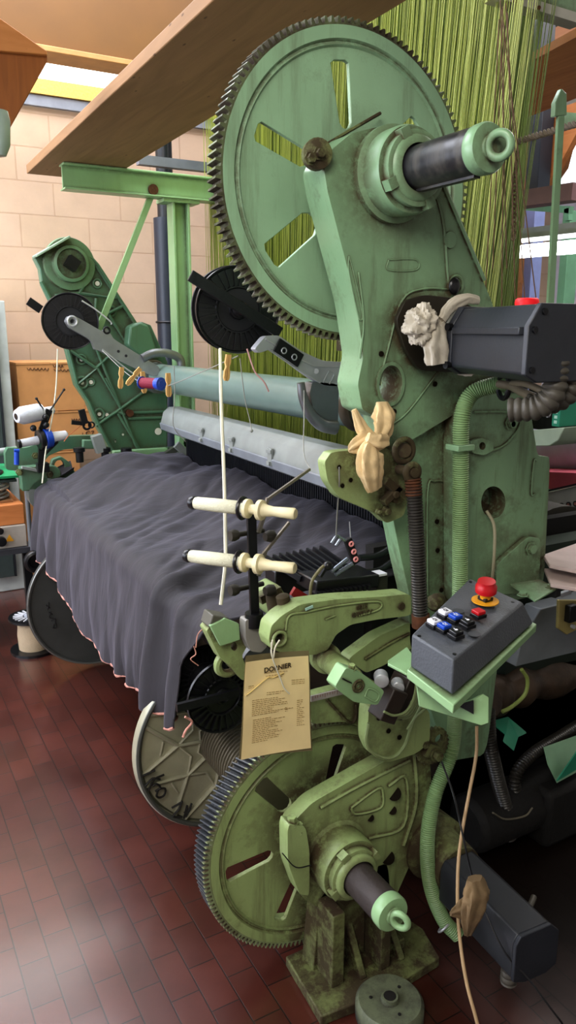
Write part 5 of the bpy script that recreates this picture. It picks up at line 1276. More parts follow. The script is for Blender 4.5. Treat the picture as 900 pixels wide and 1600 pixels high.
MB().lathe([(.04, L_*.40), (.05, L_*.42), (.05, L_*.5), (.03, L_*.52)], a, ax, 24).build('black_disc', BLKPL, t)
MB().lathe([(.045, L_*.52), (.05, L_*.54), (.046, L_*.66), (.03, L_*.67)], a, ax, 24).build('blue_body', BLUE, t)
MB().lathe([(.028, L_*.67), (.022, L_*.97), (.014, L_)], a, ax, 24).build('white_tip', WHITE, t)
# sensor fork hanging in front of the cartons
m = MB(); m.bar(P(127, 640, Y=3.8), P(133, 662, Y=3.8), .03, .02, (0, 1, 0)); m.bar(P(133, 662, Y=3.8), P(112, 660, Y=3.8), .02, .012, (0, 1, 0)); m.torus(P(136, 665, Y=3.8), (0, 1, 0), .018, .006, 16, 6); m.torus(P(143, 664, Y=3.8), (0, 1, 0), .014, .004, 16, 6)
o = m.build('thread_sensor', BLKPL); tag(o, 'small black thread sensor in front of the +83 carton', 'sensor')
m = MB(); m.cyl(P(26, 706, Y=3.8), P(26, 726, Y=3.8), .012, n=12); m.cyl(P(22, 704, Y=3.8), P(30, 704, Y=3.8), .008); o = m.build('blue_plug', BLUE); tag(o, 'small blue plug on the far green arm under the yarn tubes', 'plug')

# clothes pegs on a wire
wire_pts = [(160, 548), (195, 580), (215, 598), (240, 606), (262, 600), (345, 570), (372, 556)]
wY = {0: 3.8}
def pegpos(i): return None
o = MB().tube([P(160, 548, Y=3.4), P(200, 585, Y=3.1), P(236, 604, Y=2.8), P(262, 603, Y=2.6), P(318, 580, Y=2.3), P(372, 556, Y=2.08)], .0018, 5).build('peg_wire', WIRE); tag(o, 'thin grey wire carrying the clothes pegs in front of the roller', 'wire')
def peg(px, py, Y, ang, label, s=1):
    c = P(px, py, Y=Y); t = thing('clothes_peg', label, 'clothes peg', c, 'clothes pegs on the wire')
    R_ = Matrix.Rotation(ang, 3, 'Y')
    for sd in (-1, 1):
        m = MB(); pts = [(0, .036), (.006, .036), (.0075, .012), (.004, .002), (.0075, -.012), (.0075, -.030), (.004, -.038), (.0008, -.038), (.0008, .0)]
        q = []
        for a, b in pts: v = R_ @ V((sd*a*1.15, -.005, b)); q.append(c+v*s)
        m.poly(q, (0, .01, 0)); m.build('peg_half', PIN, t)
    m = MB(); m.torus(c+R_ @ V((0, 0, .003*s)), (0, 1, 0), .004*s, .0012, 12, 5); m.build('spring', STEEL, t)
peg(189, 590, 3.05, .12, 'leftmost wooden clothes peg on the wire by the far frame', 1.15)
peg(209, 588, 2.95, .75, 'wooden clothes peg tilted strongly, second from the left on the wire', 1.15)
peg(224, 597, 2.85, -.05, 'wooden clothes peg just left of the red and blue spool', 1.1)
peg(263, 601, 2.6, .0, 'wooden clothes peg just right of the red and blue spool', 1.12)
peg(355, 574, 2.12, .12, 'wooden clothes peg hanging below the large black spool', 1.05)
a, b2 = P(221, 598, Y=2.72), P(252, 600, Y=2.62); ax = (b2-a).normalized(); L_ = (b2-a).length
t = thing('thread_spool', 'small dark red thread spool with blue ends hanging on the peg wire', 'spool', a)
for k in (0, L_-.006): MB().lathe([(.021, k), (.023, k+.002), (.023, k+.006), (.012, k+.007)], a, ax, 24).build('blue_end', BLUE, t)
MB().lathe([(.019, .006), (.0195, L_*.5), (.019, L_-.02)], a, ax, 24).build('red_thread', mat('dark_red_thread', '#7a1430', .7, bump=.4, bscale=250), t)
MB().lathe([(.0205, L_-.024), (.0215, L_-.008), (.012, L_+.002), (0, L_-.006)], a, ax, 24).build('blue_cup', BLUE, t)

# cords and threads hanging
def cord(pts, r, m, label, name='hanging_thread', cat='thread', n=6):
    o = MB().tube([P(x, y, Y=Y) for x, y, Y in pts], r, n, 5).build(name, m); tag(o, label, cat); return o
cord([(344, 545, 1.9), (346, 640, 1.8), (350, 740, 1.72), (352, 830, 1.66), (352, 880, 1.62), (345, 945, 1.60)], .0045, CORD, 'thick white cord hanging from the large black spool down past the bobbins', 'hanging_rope', 'rope')
cord([(375, 560, 2.0), (382, 620, 2.0), (390, 655, 2.0), (393, 672, 1.98)], .0014, WIRE, 'thin grey thread with a knot hanging before the lamp housing')
o = MB().ball(P(393, 673, Y=1.98), .005).build('thread_knot', WIRE, None); tag(o, 'small knot at the end of the thread before the lamp housing', 'knot')
cord([(475, 610, 1.9), (475, 660, 1.8), (474, 690, 1.75), (476, 715, 1.7), (485, 733, 1.55)], .0016, WIRE, 'thin thread running from the roller clamp down to the guide rod')
cord([(272, 572, 2.9), (273, 620, 2.9), (271, 665, 2.9), (290, 690, 2.9)], .0018, WIRE, 'thin thread hanging over the far end of the roller')
cord([(386, 545, 1.98), (398, 580, 1.96), (412, 596, 1.95), (420, 612, 1.95)], .0022, mat('pink_thread', '#b98d8a', .8), 'loose pinkish thread dangling below the aluminium arm')
cord([(90, 545, 3.85), (88, 600, 3.85), (82, 650, 3.83), (72, 700, 3.8), (66, 755, 3.75)], .0035, CORD, 'white thread running down from the far spool to the yarn stand')
cord([(530, 730, 1.38), (530, 760, 1.4), (527, 800, 1.45), (525, 838, 1.5)], .0016, WIRE, 'thin thread hanging from the guide bracket over the cloth')
cord([(128, 664, 3.8), (108, 680, 3.8), (100, 690, 3.8)], .002, mat('orange_thread', '#b3683a', .7), 'short orange thread by the far thread sensor')
cord([(745, 1135, 1.26), (744, 1180, 1.25), (733, 1240, 1.22), (722, 1300, 1.2), (716, 1350, 1.18), (715, 1420, 1.14), (720, 1480, 1.1), (730, 1540, 1.06), (746, 1600, 1.02), (756, 1650, 1.0)], .0042, BEIGE, 'beige cable hanging down from the console bracket to the floor', 'beige_cable', 'cable', 10)
cord([(690, 1190, 1.3), (708, 1240, 1.25), (722, 1300, 1.18), (738, 1370, 1.14), (760, 1430, 1.08), (790, 1490, 1.02), (826, 1530, .98), (860, 1575, .94), (880, 1602, .92), (905, 1650, .9)], .0024, BLKPL, 'thin black cable crossing in front of the lower motor', 'black_cable', 'cable', 8)
cord([(760, 798, 1.385), (772, 822, 1.37), (772, 870, 1.36), (768, 915, 1.40), (767, 930, 1.42)], .0042, mat('grey_beige_cable', '#a09a80', .5), 'grey-beige cable from the round hole of the side cover down to the console', 'side_cable', 'cable', 10)

# rags
def rag(name, label, parts, m, seed):
    t = thing(name, label, 'rag', parts[0][0]); random.seed(seed)
    for k, (c, r, sx) in enumerate(parts):
        off = random.uniform(0, 9)
        def fn(p, off=off, r=r):
            a = math.atan2(p.z, p.x); q = p.normalized()
            f = 1+.16*math.sin(a*7+off)+.22*MN.noise(q*2.6+V((off, 0, 0)))+.10*MN.noise(q*7+V((0, off, 0)))
            return p*f
        MB().ball(c, r, 56, 36, sx, fn).build('fold' if k else 'knot', m, t)
    return t
# yellowed rag tied around the arm tip
t = thing('tied_rag', 'yellowed rag knotted around the pointed tip of the side frame', 'rag', P(585, 690, Y=1.36))
def ragtube(pts, radii, m, parent, nm, Y, fl=9, seed=0, depth=.22):
    c = smooth([P(x, y, Y=Y+dy) for x, y, dy in pts], 8); n = 40; mb = MB(); rings = []; K = len(c)
    for i, p in enumerate(c):
        tt = i/(K-1); d = (c[min(i+1, K-1)]-c[max(i-1, 0)]).normalized(); u, w, _ = frame_of(d)
        u = V((0, 1, 0)); w = d.cross(u).normalized(); rr = interp([(k/(len(radii)-1), r) for k, r in enumerate(radii)], tt)
        rings.append(mb.vs([p+(w*math.cos(2*PI*j/n)+u*math.sin(2*PI*j/n)*.55)*rr*(1+depth*math.sin(fl*2*PI*j/n+seed+tt*1.5)*min(1, tt*2+.2)+.22*MN.noise(V((math.cos(2*PI*j/n)*1.8, tt*5, seed+math.sin(2*PI*j/n)*1.8)))+.10*MN.noise(V((math.cos(2*PI*j/n)*5, tt*12, seed+math.sin(2*PI*j/n)*5)))) for j in range(n)]))
    for a, b in zip(rings, rings[1:]):
        for j in range(n): mb.f([a[j], a[(j+1) % n], b[(j+1) % n], b[j]])
    mb.f(rings[0]); mb.f(rings[-1]); return mb.build(nm, m, parent)
ragtube([(597, 628, 0), (600, 660, -.01), (592, 688, -.02)], [.014, .026, .022, .014], RAG, t, 'strap', 1.38, 5, 1)
ragtube([(553, 640, 0), (565, 668, -.01), (580, 690, -.02)], [.006, .014, .012], RAG, t, 'strap', 1.38, 4, 2)
ragtube([(584, 684, 0), (578, 705, -.01), (580, 735, -.01), (586, 765, 0)], [.010, .022, .030, .028, .016], RAG, t, 'hanging_tail', 1.35, 6, 3, .14)
ragtube([(590, 684, 0), (570, 690, 0), (552, 700, .0), (545, 705, 0)], [.012, .02, .014, .004], RAG, t, 'side_tail', 1.36, 5, 4)
ragtube([(574, 684, -.01), (590, 690, -.015), (606, 688, -.01)], [.012, .018, .012], RAG, t, 'knot', 1.35, 5, 5)
# white rag on the upper motor
t = thing('white_rag', 'white rag knotted around the upper motor flange', 'rag', P(670, 510, Y=1.36))
def fnr(p):
    q = p.normalized(); a = math.atan2(p.z, p.x); return p*(1+.06*math.sin(a*6+q.y*3)+.30*MN.noise(q*2.2)+.22*abs(MN.noise(q*5))+.10*MN.noise(q*11))
MB().ball(P(660, 508, Y=1.33), .040, 60, 40, (1.0, .6, 1.0), fnr).build('bunched_knot', RAGW, t)
ragtube([(686, 500, 0), (682, 525, -.01), (684, 568, -.01)], [.012, .022, .034, .030], RAGW, t, 'hanging_tail', 1.33, 6, 1, .13)
ragtube([(688, 505, 0), (700, 540, 0), (722, 572, .0), (740, 582, -.02)], [.01, .018, .02, .01], RAGW, t, 'wrapped_band', 1.32, 5, 3, .1)
ragtube([(690, 500, 0), (704, 480, 0), (728, 468, .0), (748, 470, 0)], [.012, .014, .012, .008], RAGW, t, 'wrapped_band', 1.32, 5, 7, .1)
# brown rag on lower motor
t = thing('brown_rag', 'dirty brown rag tied round the lower motor beside the ribbed hose', 'rag', P(735, 1420, Y=1.2))
ragtube([(742, 1372, 0), (744, 1400, -.01), (738, 1430, -.01), (732, 1460, 0)], [.02, .034, .034, .024, .01], RAGB, t, 'bunched_cloth', 1.08, 6, 2, .14)
ragtube([(740, 1405, 0), (720, 1420, 0), (704, 1428, 0)], [.02, .022, .006], RAGB, t, 'side_tail', 1.09, 5, 4, .15)

# paper pouch with the maker's sheet
pt = thing('paper_pouch', 'yellowed printed sheet in a clear plastic pouch hanging from the support arm, headed DORNIER', 'document', P(430, 1020, Y=1.33))
Yp = 1.33
def quadsurf(corners, name, m, dy, amp, parent, nx=16, nz=22):
    mb = MB(); g = []
    A, B, C, D_ = [P(x, y, Y=Yp+dy) for x, y in corners]   # TL TR BR BL
    for i in range(nx+1):
        r = []
        for j in range(nz+1):
            u, v = i/nx, j/nz; p = A.lerp(B, u).lerp(D_.lerp(C, u), v); p = p+V((0, amp*(math.sin(u*3.0)*.8+.35*math.sin(v*7+u*3))-amp*.6, 0)); r.append(p)
        g.append(mb.vs(r))
    for i in range(nx):
        for j in range(nz): mb.f([g[i][j], g[i+1][j], g[i+1][j+1], g[i][j+1]])
    return mb.build(name, m, parent)
PAPER = mat('yellowed_paper', '#f5e0a8', .55, var=.1, scale=9, bump=.2, bscale=16, coat=.5)
PLASTIC = mat('pouch_film', '#7d7354', .18, var=.2)
quadsurf([(383, 1024), (482, 1016), (487, 1172), (373, 1186)], 'plastic_pouch', PLASTIC, .003, .004, pt)
quadsurf([(383, 1034), (481, 1024), (485, 1168), (376, 1187)], 'printed_sheet', PAPER, 0, .004, pt)
ppx = P(385, 1034, Y=Yp); 
def sheet(u, v, off=-.0035):
    A, B, C, D_ = [P(x, y, Y=Yp) for x, y in [(383, 1034), (481, 1024), (485, 1168), (376, 1187)]]
    p = A.lerp(B, u).lerp(D_.lerp(C, u), v); amp = .004
    return p+V((0, amp*(math.sin(u*3.0)*.8+.35*math.sin(v*7+u*3))-amp*.6+off+.002, 0))
m = MB(); random.seed(3)
rows = [(.14, .30, .66), (.17, .32, .60), (.19, .34, .58)] + [(.25+.018*k, .06, .14) for k in range(2)] + [(.24+.02*k, .72, .92) for k in range(3)] + [(.34, .34, .6), (.36, .34, .55)]
rows += [(.40+.019*k, .12, random.uniform(.42, .80)) for k in range(9)] + [(.60+.02*k, .14, random.uniform(.35, .62)) for k in range(13)] + [(.46+.021*k, .80, random.uniform(.84, .92)) for k in range(14)] + [(.52+.02*k, .62, .66) for k in range(3)]
for v, u0, u1 in rows:
    u = u0
    while u < u1:
        w = random.uniform(.015, .06); a, b_ = sheet(u, v), sheet(min(u1, u+w), v-.004*0)
        m.poly([a, b_, b_+V((0, 0, .0009)), a+V((0, 0, .0009))], (0, .0003, 0)); u += w+.012
m.build('printed_lines', mat('faded_ink', '#9a7a3c', .8), pt)
a, b_ = sheet(.29, .112, -.004), sheet(.72, .082, -.004); d = (b_-a)
Mt = Matrix.Translation((a+b_)/2-V((0, .0006, .004))) @ Matrix.Rotation(math.atan2(d.y, d.x), 4, 'Z') @ Matrix.Rotation(-math.atan2(d.z, d.x), 4, 'Y') @ Matrix.Rotation(PI/2, 4, 'X')
tx = text_mesh('heading_text', 'DORNIER', .0152, Mt, mat('print_ink', '#33250f', .7), pt, .0002, bold=.0003)
m = MB(); m.tube([P(x, y, Y=1.318) for x, y in [(424, 1004), (425, 1024), (430, 1040), (438, 1060), (444, 1075), (452, 1084)]], .0016, 6); m.tube([P(x, y, Y=1.318) for x, y in [(437, 1000), (430, 1012), (427, 1028), (424, 1018), (426, 1000)]], .0018, 6); m.build('tie_wire', CORD, pt)
m = MB(); m.tube([sheet(u, v, -.005) for u, v in [(.02, .33), (.10, .30), (.22, .24), (.36, .18), (.42, .19), (.60, .15)]], .0011, 5); m.build('crease', mat('paper_crease', '#f0d487', .4), pt)

# weft brush / temple assembly near the cloth: black fins, cable, red piece
tm = thing('weft_feeder', 'black finned weft selector unit lying behind the bobbins beside the cloth edge', 'selector', P(500, 900, Y=1.62))
m = MB()
for i in range(9):
    x = 450+i*9.5; a = P(x-34+i, 872-i*2, Y=1.72); b_ = P(x+20, 905-i*2, Y=1.60); m.bar(a, b_, .006, .016)
m.build('fins', mat('dark_fin_metal', '#2c2d31', .3, .5), tm)
m = MB(); m.box(P(528, 905, Y=1.58), (.19, .10, .035), Matrix.Rotation(.06, 3, 'Y')); m.box(P(458, 902, Y=1.7), (.14, .06, .07)); m.build('body', BLKPL, tm, bev=.004)
m = MB()
for i in range(13): a = P(490+i*7, 929-i*1.0, Y=1.52); m.box(a, (.007, .02, .012))
m.bar(P(486, 928, Y=1.53), P(578, 913, Y=1.53), .02, .008); m.build('comb_strip', BLKPL, tm)
m = MB(); m.bar(P(470, 942, Y=1.53), P(575, 926, Y=1.53), .015, .012); m.bar(P(488, 945, Y=1.5), P(500, 940, Y=1.5), .012, .02); m.build('white_strip', mat('dirty_white', '#a9a495', .6), tm)
m = MB(); m.poly([P(455, 930, Y=1.56), P(462, 918, Y=1.56), P(505, 945, Y=1.56), P(478, 948, Y=1.56)], (0, .01, 0)); m.build('red_guard', mat('dark_red_guard', '#8e1a16', .45), tm)
m = MB(); m.tube([P(x, y, Y=1.5) for x, y in [(484, 938), (487, 910), (498, 892), (506, 884)]], .004, 8); m.build('olive_cable', mat('olive_cable', '#6f6a4a', .5), tm)
m = MB(); m.box(P(592, 913, Y=1.56), (.036, .03, .055)); m.build('upright_block', mat('olive_black_block', '#2e2f24', .5), tm, bev=.002)
m = MB(); m.box(P(590, 896, Y=1.555), (.036, .034, .006)); m.build('white_cap', WHITE, tm)
th = thing('thread_guide', 'black thread guide arm with three pink ceramic eyes standing on the selector', 'guide', P(540, 870, Y=1.5))
m = MB(); m.bar(P(543, 842, Y=1.5), P(556, 880, Y=1.5), .02, .012, (0, 1, 0)); m.build('eye_plate', BLKPL, th, bev=.002)
for x, y in [(549, 850), (553, 862), (556, 874)]: MB().torus(P(x, y, Y=1.492), (0, 1, 0), .0052, .0024, 18, 8).build('ceramic_eye', mat('pink_ceramic', '#e79a9a', .3), th)
m = MB()
for k, (x0, y0) in enumerate([(518, 849), (525, 853)]): m.tube([P(x0, y0, Y=1.5), P(x0+8, y0-11, Y=1.5), P(x0+14, y0-9, Y=1.5), P(x0+22, y0-4, Y=1.5)], .004, 6)
m.build('hook_blade', mat('steel_blue', '#8f99a5', .25, .8), th)
m = MB()
for (a, b_) in [((518, 893), (543, 873)), ((524, 898), (552, 880))]: m.cyl(P(*a, Y=1.5), P(*b_, Y=1.5), .0055, n=12)
m.build('steel_tube', mat('steel_blue', '#8f99a5'), th)
m = MB(); m.cyl(P(548, 845, Y=1.5), P(546, 815, Y=1.5), .0013, n=6); m.build('pin', STEEL, th)
m = MB(); m.ball(P(512, 884, Y=1.51), .012); m.tube([P(500, 900, Y=1.52), P(512, 884, Y=1.51), P(526, 890, Y=1.51)], .006, 8); m.build('pivot_joint', BLKPL, th)
# dark hoses on the cloth behind
for k, pts in enumerate([[(560, 872), (590, 868), (618, 852), (640, 846)], [(556, 895), (590, 892), (616, 876), (640, 862)]]):
    cord([(x, y, 1.6) for x, y in pts], .009, BLKPL, ['upper black hose crossing to the frame behind the thread guide', 'lower black hose crossing to the frame behind the thread guide'][k], 'black_hose', 'hose', 12)

# small green latch casting at the near end of the breast tube
lt = MB().plate(rnd(px2([(322, 985), (345, 965), (362, 972), (378, 990), (386, 1010), (378, 1025), (388, 1050), (380, 1065), (358, 1040), (345, 1030), (330, 1000)], 1.52), 3, .2), [px2(pxe(366, 1010, 5, 7, 12), 1.52)], 1.52, 1.56).build('end_bracket', GREEN3, loom, bev=.006); plabel(lt, 'small green end bracket beside the near end of the breast tube')
m = MB(); m.poly([P(328, 978, Y=1.50), P(352, 966, Y=1.50), P(374, 975, Y=1.50), P(376, 1000, Y=1.50), P(345, 1010, Y=1.50)], (0, .01, 0)); m.build('latch_plate', GCLEAN, lt, bev=.002)
m = MB(); m.box(P(336, 968, Y=1.53), (.045, .05, .03), Matrix.Rotation(.35, 3, 'Y')); m.build('latch_block', mat('dirty_grey_block', '#55544a', .5), lt, bev=.003)
m = MB(); m.torus(P(358, 1035, Y=1.54), (0, 1, .2), .03, .01, 24, 8, a0=0, a1=PI*1.3); m.build('green_curl', GREEN3, lt)
m = MB(); m.plate(rnd(px2([(412, 925), (434, 912), (450, 935), (466, 960), (440, 975), (420, 960)], 1.58), 3, .2), [], 1.58, 1.64); m.build('rear_bracket', GREEN3, lt, bev=.005)
m = MB(); m.bar(P(404, 936, Y=1.55), P(436, 920, Y=1.55), .03, .02); m.lathe([(.015, 0), (.015, .05)], P(428, 955, Y=1.5), (0, .3, 1), 14); m.build('pivot', GDIRTY, lt)
m = MB(); m.lathe([(.016, 0), (.016, .03), (.01, .034)], P(445, 950, Y=1.45), (-.2, 0, 1), 14); m.build('bolt', GDIRTY, lt)
# loose frayed threads at cloth's near edge
for k, pts in enumerate([[(303, 1010), (306, 1022), (298, 1030), (310, 1040)], [(289, 1120), (300, 1128), (290, 1142), (286, 1152)], [(328, 975), (310, 990), (306, 1012)]]):
    cord([(x, y, 1.62) for x, y in pts], .003 if k == 1 else .0015, HEMM, ['frayed pink threads beside the near cloth edge', 'pale loose thread tuft hanging below the cloth corner', 'reddish thread along the near cloth edge'][k], 'loose_thread', 'thread')

# round steel weight on the floor, bottom edge
c = P(608, 1588, Z=.0); c.z = 0
dw = thing('steel_disc', 'round greasy green-grey disc with centre hole lying on the floor at the bottom edge', 'disc', c)
m = MB(); m.lathe([(.078, 0), (.082, .006), (.082, .04), (.074, .05), (.022, .048), (.020, .06), (.015, .06), (.015, .0)], c, (0, 0, 1), 56, False); m.build('disc_body', paint('greasy_disc', '#6a7158', .8, '#33302a', thr=.45, rough=.5), dw)
m = MB(); m.cyl(c+V((0, 0, .04)), c+V((0, 0, .0605)), .014, n=24)
for k in range(3): m.cyl(c+V((.045*math.cos(k*2.1+.4), .045*math.sin(k*2.1+.4), .048)), c+V((.045*math.cos(k*2.1+.4), .045*math.sin(k*2.1+.4), .0505)), .004, n=12)
m.build('hole', INK, dw)

# ================================================================== right-hand background
OW1 = wood('orange_board', '#b9703c', '#d99258', 1, .65, 3); OW2 = wood('brown_board', '#7a4c28', '#96643a', 1, .7, 3)
o = zpoly(MB(), [(700, 232), (815, 104), (915, 50), (930, 142)], 2.62, .03).build('roof_board', OW1); tag(o, 'bright orange-brown roof board at upper right beyond the harness', 'board')
o = MB().poly([P(x, y, X=3.2) for x, y in [(800, 118), (910, 62), (910, 20), (800, 80)]], (.04, 0, 0)).build('roof_beam', OW2); tag(o, 'brown beam above the orange roof board, upper right', 'beam')
o = MB().poly([P(x, y, X=3.5) for x, y in [(715, 232), (905, 165), (880, 262), (850, 305), (700, 330)]], (.04, 0, 0)).build('timber_wall_board', OW2); tag(o, 'brown timber panel behind the cords and the black column at right', 'panel')
o = MB().poly([P(x, y, X=3.4) for x, y in [(845, 178), (905, 158), (905, 200), (872, 262), (846, 300)]], (.04, 0, 0)).build('timber_bracket', OW1); tag(o, 'pale orange timber bracket behind the green pole', 'bracket')
for (x, w_, y0, y1, mm, lb, nm, ct, X) in [
    (839, 20, 160, 295, mat('blue_black_column', '#252b36', .4), 'dark blue-black column behind the cords at right', 'dark_column', 'column', 3.3),
    (838, 20, 15, 110, mat('blue_black_column', '#252b36'), 'upper dark column stub at the top right above the orange board', 'dark_column', 'column', 2.9),
    (829, 16, 322, 520, mat('lilac_column', '#93a0d8', .5), 'lilac-blue column behind the glowing tube lamp', 'lilac_column', 'column', 3.9),
    (886, 12, 330, 520, mat('mint_column', '#6fa183', .5), 'mint green post at the right behind the green pole', 'mint_post', 'post', 3.6),
    (772, 30, 300, 520, OW1, 'orange timber post behind the cords left of the lilac column', 'timber_post', 'post', 3.7),
    (800, 8, 400, 520, OW2, 'narrow brown timber post right of the orange one', 'timber_post', 'post', 3.75)]:
    a = P(x-w_/2, y0, X=X); b_ = P(x+w_/2, y0, X=X); z1 = 0 if y1 == 520 else P(x, y1, X=X).z
    o = MB().bb(X, X+.09, min(a.y, b_.y), max(a.y, b_.y), z1, a.z).build(nm, mm, bev=.003); tag(o, lb, ct)
a, b_ = P(775, 318, X=3.2), P(905, 300, X=3.2)
o = MB().bar(a, b_, .1, .08).build('mauve_beam', mat('mauve_beam', '#7b5f60', .6)); tag(o, 'mauve brown horizontal beam at right above the tube lamp', 'beam')
gf = thing('mint_rail', 'small mint green bracket rail under the mauve beam', 'rail', P(850, 325, X=3.4))
MB().bar(P(812, 323, X=3.4), P(893, 328, X=3.4), .03, .035).build('rail', mat('mint_column', '#6fa183'), gf)
MB().bar(P(888, 326, X=3.4), P(888, 345, X=3.4), .03, .03).build('drop', mat('mint_column', '#6fa183'), gf)
# bright window / other machine light beyond
o = MB().poly([P(x, y, X=5.2) for x, y in [(845, 300), (870, 250), (1000, 120), (1000, 300)]], (.03, 0, 0)).build('window_4', emit_mat('far_window', '#e5ebf5', 1.1)); struct(o)
o = MB().poly([P(x, y, X=6.1) for x, y in [(700, 300), (1000, 280), (1000, 700), (700, 720)]], (.03, 0, 0)).build('wall_right.001', mat('lilac_wall', '#b7b2be', .8)); struct(o)
# tube lamp
tl = thing('tube_lamp', 'long glowing white tube lamp with grey reflector at right', 'lamp', P(830, 395, X=2.6))
a, b_ = P(748, 399, X=2.7), P(960, 380, X=2.7)
MB().cyl(a, b_, .028, n=20).build('glowing_tube', emit_mat('tube_glow', '#ffffff', 14), tl)
m = MB(); m.bar(a+V((0, 0, .055)), b_+V((0, 0, .055)), .16, .02); m.bar(a+V((0, 0, .075)), b_+V((0, 0, .075)), .05, .04); m.build('reflector', mat('reflector_grey', '#a4a6aa', .5), tl)
# twisted rod going right
m = MB(); a, b_ = P(806, 222, X=1.95), P(905, 192, X=1.95); d = (b_-a); u, w, _ = frame_of(d)
for s_ in (0, 1): m.tube([a+d*t_+(u*math.cos(t_*50+s_*PI)+w*math.sin(t_*50+s_*PI))*.006 for t_ in [i/90 for i in range(91)]], .0055, 6, raw=True)
o = m.build('twisted_rope', mat('rope_brown', '#7f7264', .7)); tag(o, 'twisted grey-brown rope running right from the harness past the green pole', 'rope')
o = MB().bar(P(884, 186, X=1.99), P(925, 190, X=1.99), .03, .035).build('rope_bracket', GREEN2); tag(o, 'short green bracket at the right edge holding the rope', 'bracket')
# green pole with hook plate
gp = thing('green_pole', 'slim flat green pole with bent tip standing behind the upper motor', 'pole', P(862, 475, Y=1.42))
MB().bar(P(876, 175, Y=1.42), P(858, 500, Y=1.42), .021, .008, (0, 1, 0)).build('flat_bar', GREEN2, gp, bev=.001)
m = MB(); m.poly([P(x, y, Y=1.415) for x, y in [(867, 182), (868, 160), (878, 138), (886, 146), (886, 180)]], (0, .014, 0)); m.build('bent_tip', GREEN2, gp, bev=.002)
# top right steel angle
tb_ = thing('top_beam', 'grey-green steel angle crossing the top right corner', 'beam', P(840, 10, Y=1.9))
MB().poly([P(x, y, Y=1.9) for x, y in [(775, -4), (910, 38), (910, 22), (800, -12)]], (0, .05, 0)).build('pale_flange', mat('pale_flange', '#b0aea4', .5), tb_)
MB().poly([P(x, y, Y=1.92) for x, y in [(790, -14), (910, 23), (910, -20)]], (0, .03, 0)).build('green_web', GREEN2, tb_)
for x, y in ((805, 2), (842, 12)): MB().cyl(P(x, y, Y=1.9), P(x, y, Y=1.895), .006, n=12).build('bolt_head', RUST, tb_)
# red warning light (behind the motor box)
rd_ = thing('warning_light', 'small red warning lamp just above the grey motor housing', 'lamp', P(823, 484, X=1.75))
c = P(823, 479, X=1.75); MB().lathe([(.034, 0), (.035, .012), (.033, .02), (.028, .024), (0, .025)], c, (0, 0, 1), 28).build('red_lens', emit_mat('red_lens', '#d4101c', .5), rd_)
MB().cyl(c-V((0, 0, .25)), c, .02, n=16).build('lamp_stem', BLKPL, rd_)
# clutter between frame and the far machine
g = P(843, 645, X=2.1)
o = MB().bb(g.x, g.x+.12, g.y-.10, g.y+.06, g.z-.06, g.z+.09).build('black_case', BLKPL, bev=.006); tag(o, 'black case behind the side cover, under the motor cables', 'case')
g = P(869, 645, X=2.0); tt = thing('teal_box', 'narrow teal box with pale lettering beside the black case', 'box', g)
o = MB().bb(g.x, g.x+.14, g.y-.016, g.y+.016, g.z-.045, g.z+.05).build('box_body', mat('teal_box', '#2c8a70', .5), tt, bev=.002)
m = MB()
for i in range(5): m.bb(g.x-.001, g.x, g.y-.006, g.y+.006, g.z-.035+i*.016, g.z-.025+i*.016)
m.build('pale_lettering', mat('pale_letter', '#b8d8cc', .6), tt)
o = MB().poly([P(x, y, X=1.95) for x, y in [(832, 672), (882, 668), (872, 688), (858, 697), (834, 697)]], (.14, 0, 0)).build('white_shelf', mat('offwhite_shelf', '#a8b8a4', .5), bev=.003); tag(o, 'off-white bracket shelf below the teal box', 'shelf')
o = MB().tube([P(x, y, Y=1.1) for x, y in [(858, 622), (853, 634), (856, 650), (860, 640)]], .004, 6).build('wire_loop', STEEL); tag(o, 'small wire loop dangling under the motor cables', 'wire')
o = MB().cyl(P(838, 700, X=2.7), P(940, 690, X=2.7), .14, n=32).build('fabric_roll', mat('lilac_fabric', '#b9b3cf', .5)); tag(o, 'pale lilac fabric roll at the right behind the side cover', 'roll')
m = MB(); a, b_ = P(838, 745, X=2.55), P(940, 750, X=2.55); m.bar(a, b_, .2, .07); o = m.build('red_padding', mat('dusty_red', '#b0485a', .7)); tag(o, 'dusty red band under the lilac fabric roll', 'padding')
# perforated aluminium rail
pr_ = thing('perforated_rail', 'aluminium rail with two rows of round holes at the right', 'rail', P(880, 800, X=2.3))
o = MB().poly([P(x, y, X=2.3) for x, y in [(852, 770), (930, 752), (930, 818), (852, 834)]], (.05, 0, 0)).build('rail_body', mat('rail_alu', '#a9a8a2', .35, .4), pr_, bev=.002)
m = MB(); m2 = MB()
for i in range(7):
    for y0 in (792, 812):
        c = P(856+i*11+(-3 if y0 == 812 else 0), y0-i*1.5+(1), X=2.298); m.cyl(c, c-V((.004, 0, 0)), .011, n=14); m2.cyl(c-V((.004, 0, 0)), c-V((.0045, 0, 0)), .006, n=12)
m.build('hole', BLKSTEEL, pr_); m2.build('hole_rim', mat('reddish_inner', '#8a5a52', .5), pr_)
m = MB(); m.bar(P(852, 768, X=2.28), P(930, 750, X=2.28), .03, .006); m.bar(P(852, 828, X=2.28), P(930, 812, X=2.28), .03, .006); m.build('dark_edge', BLKSTEEL, pr_)
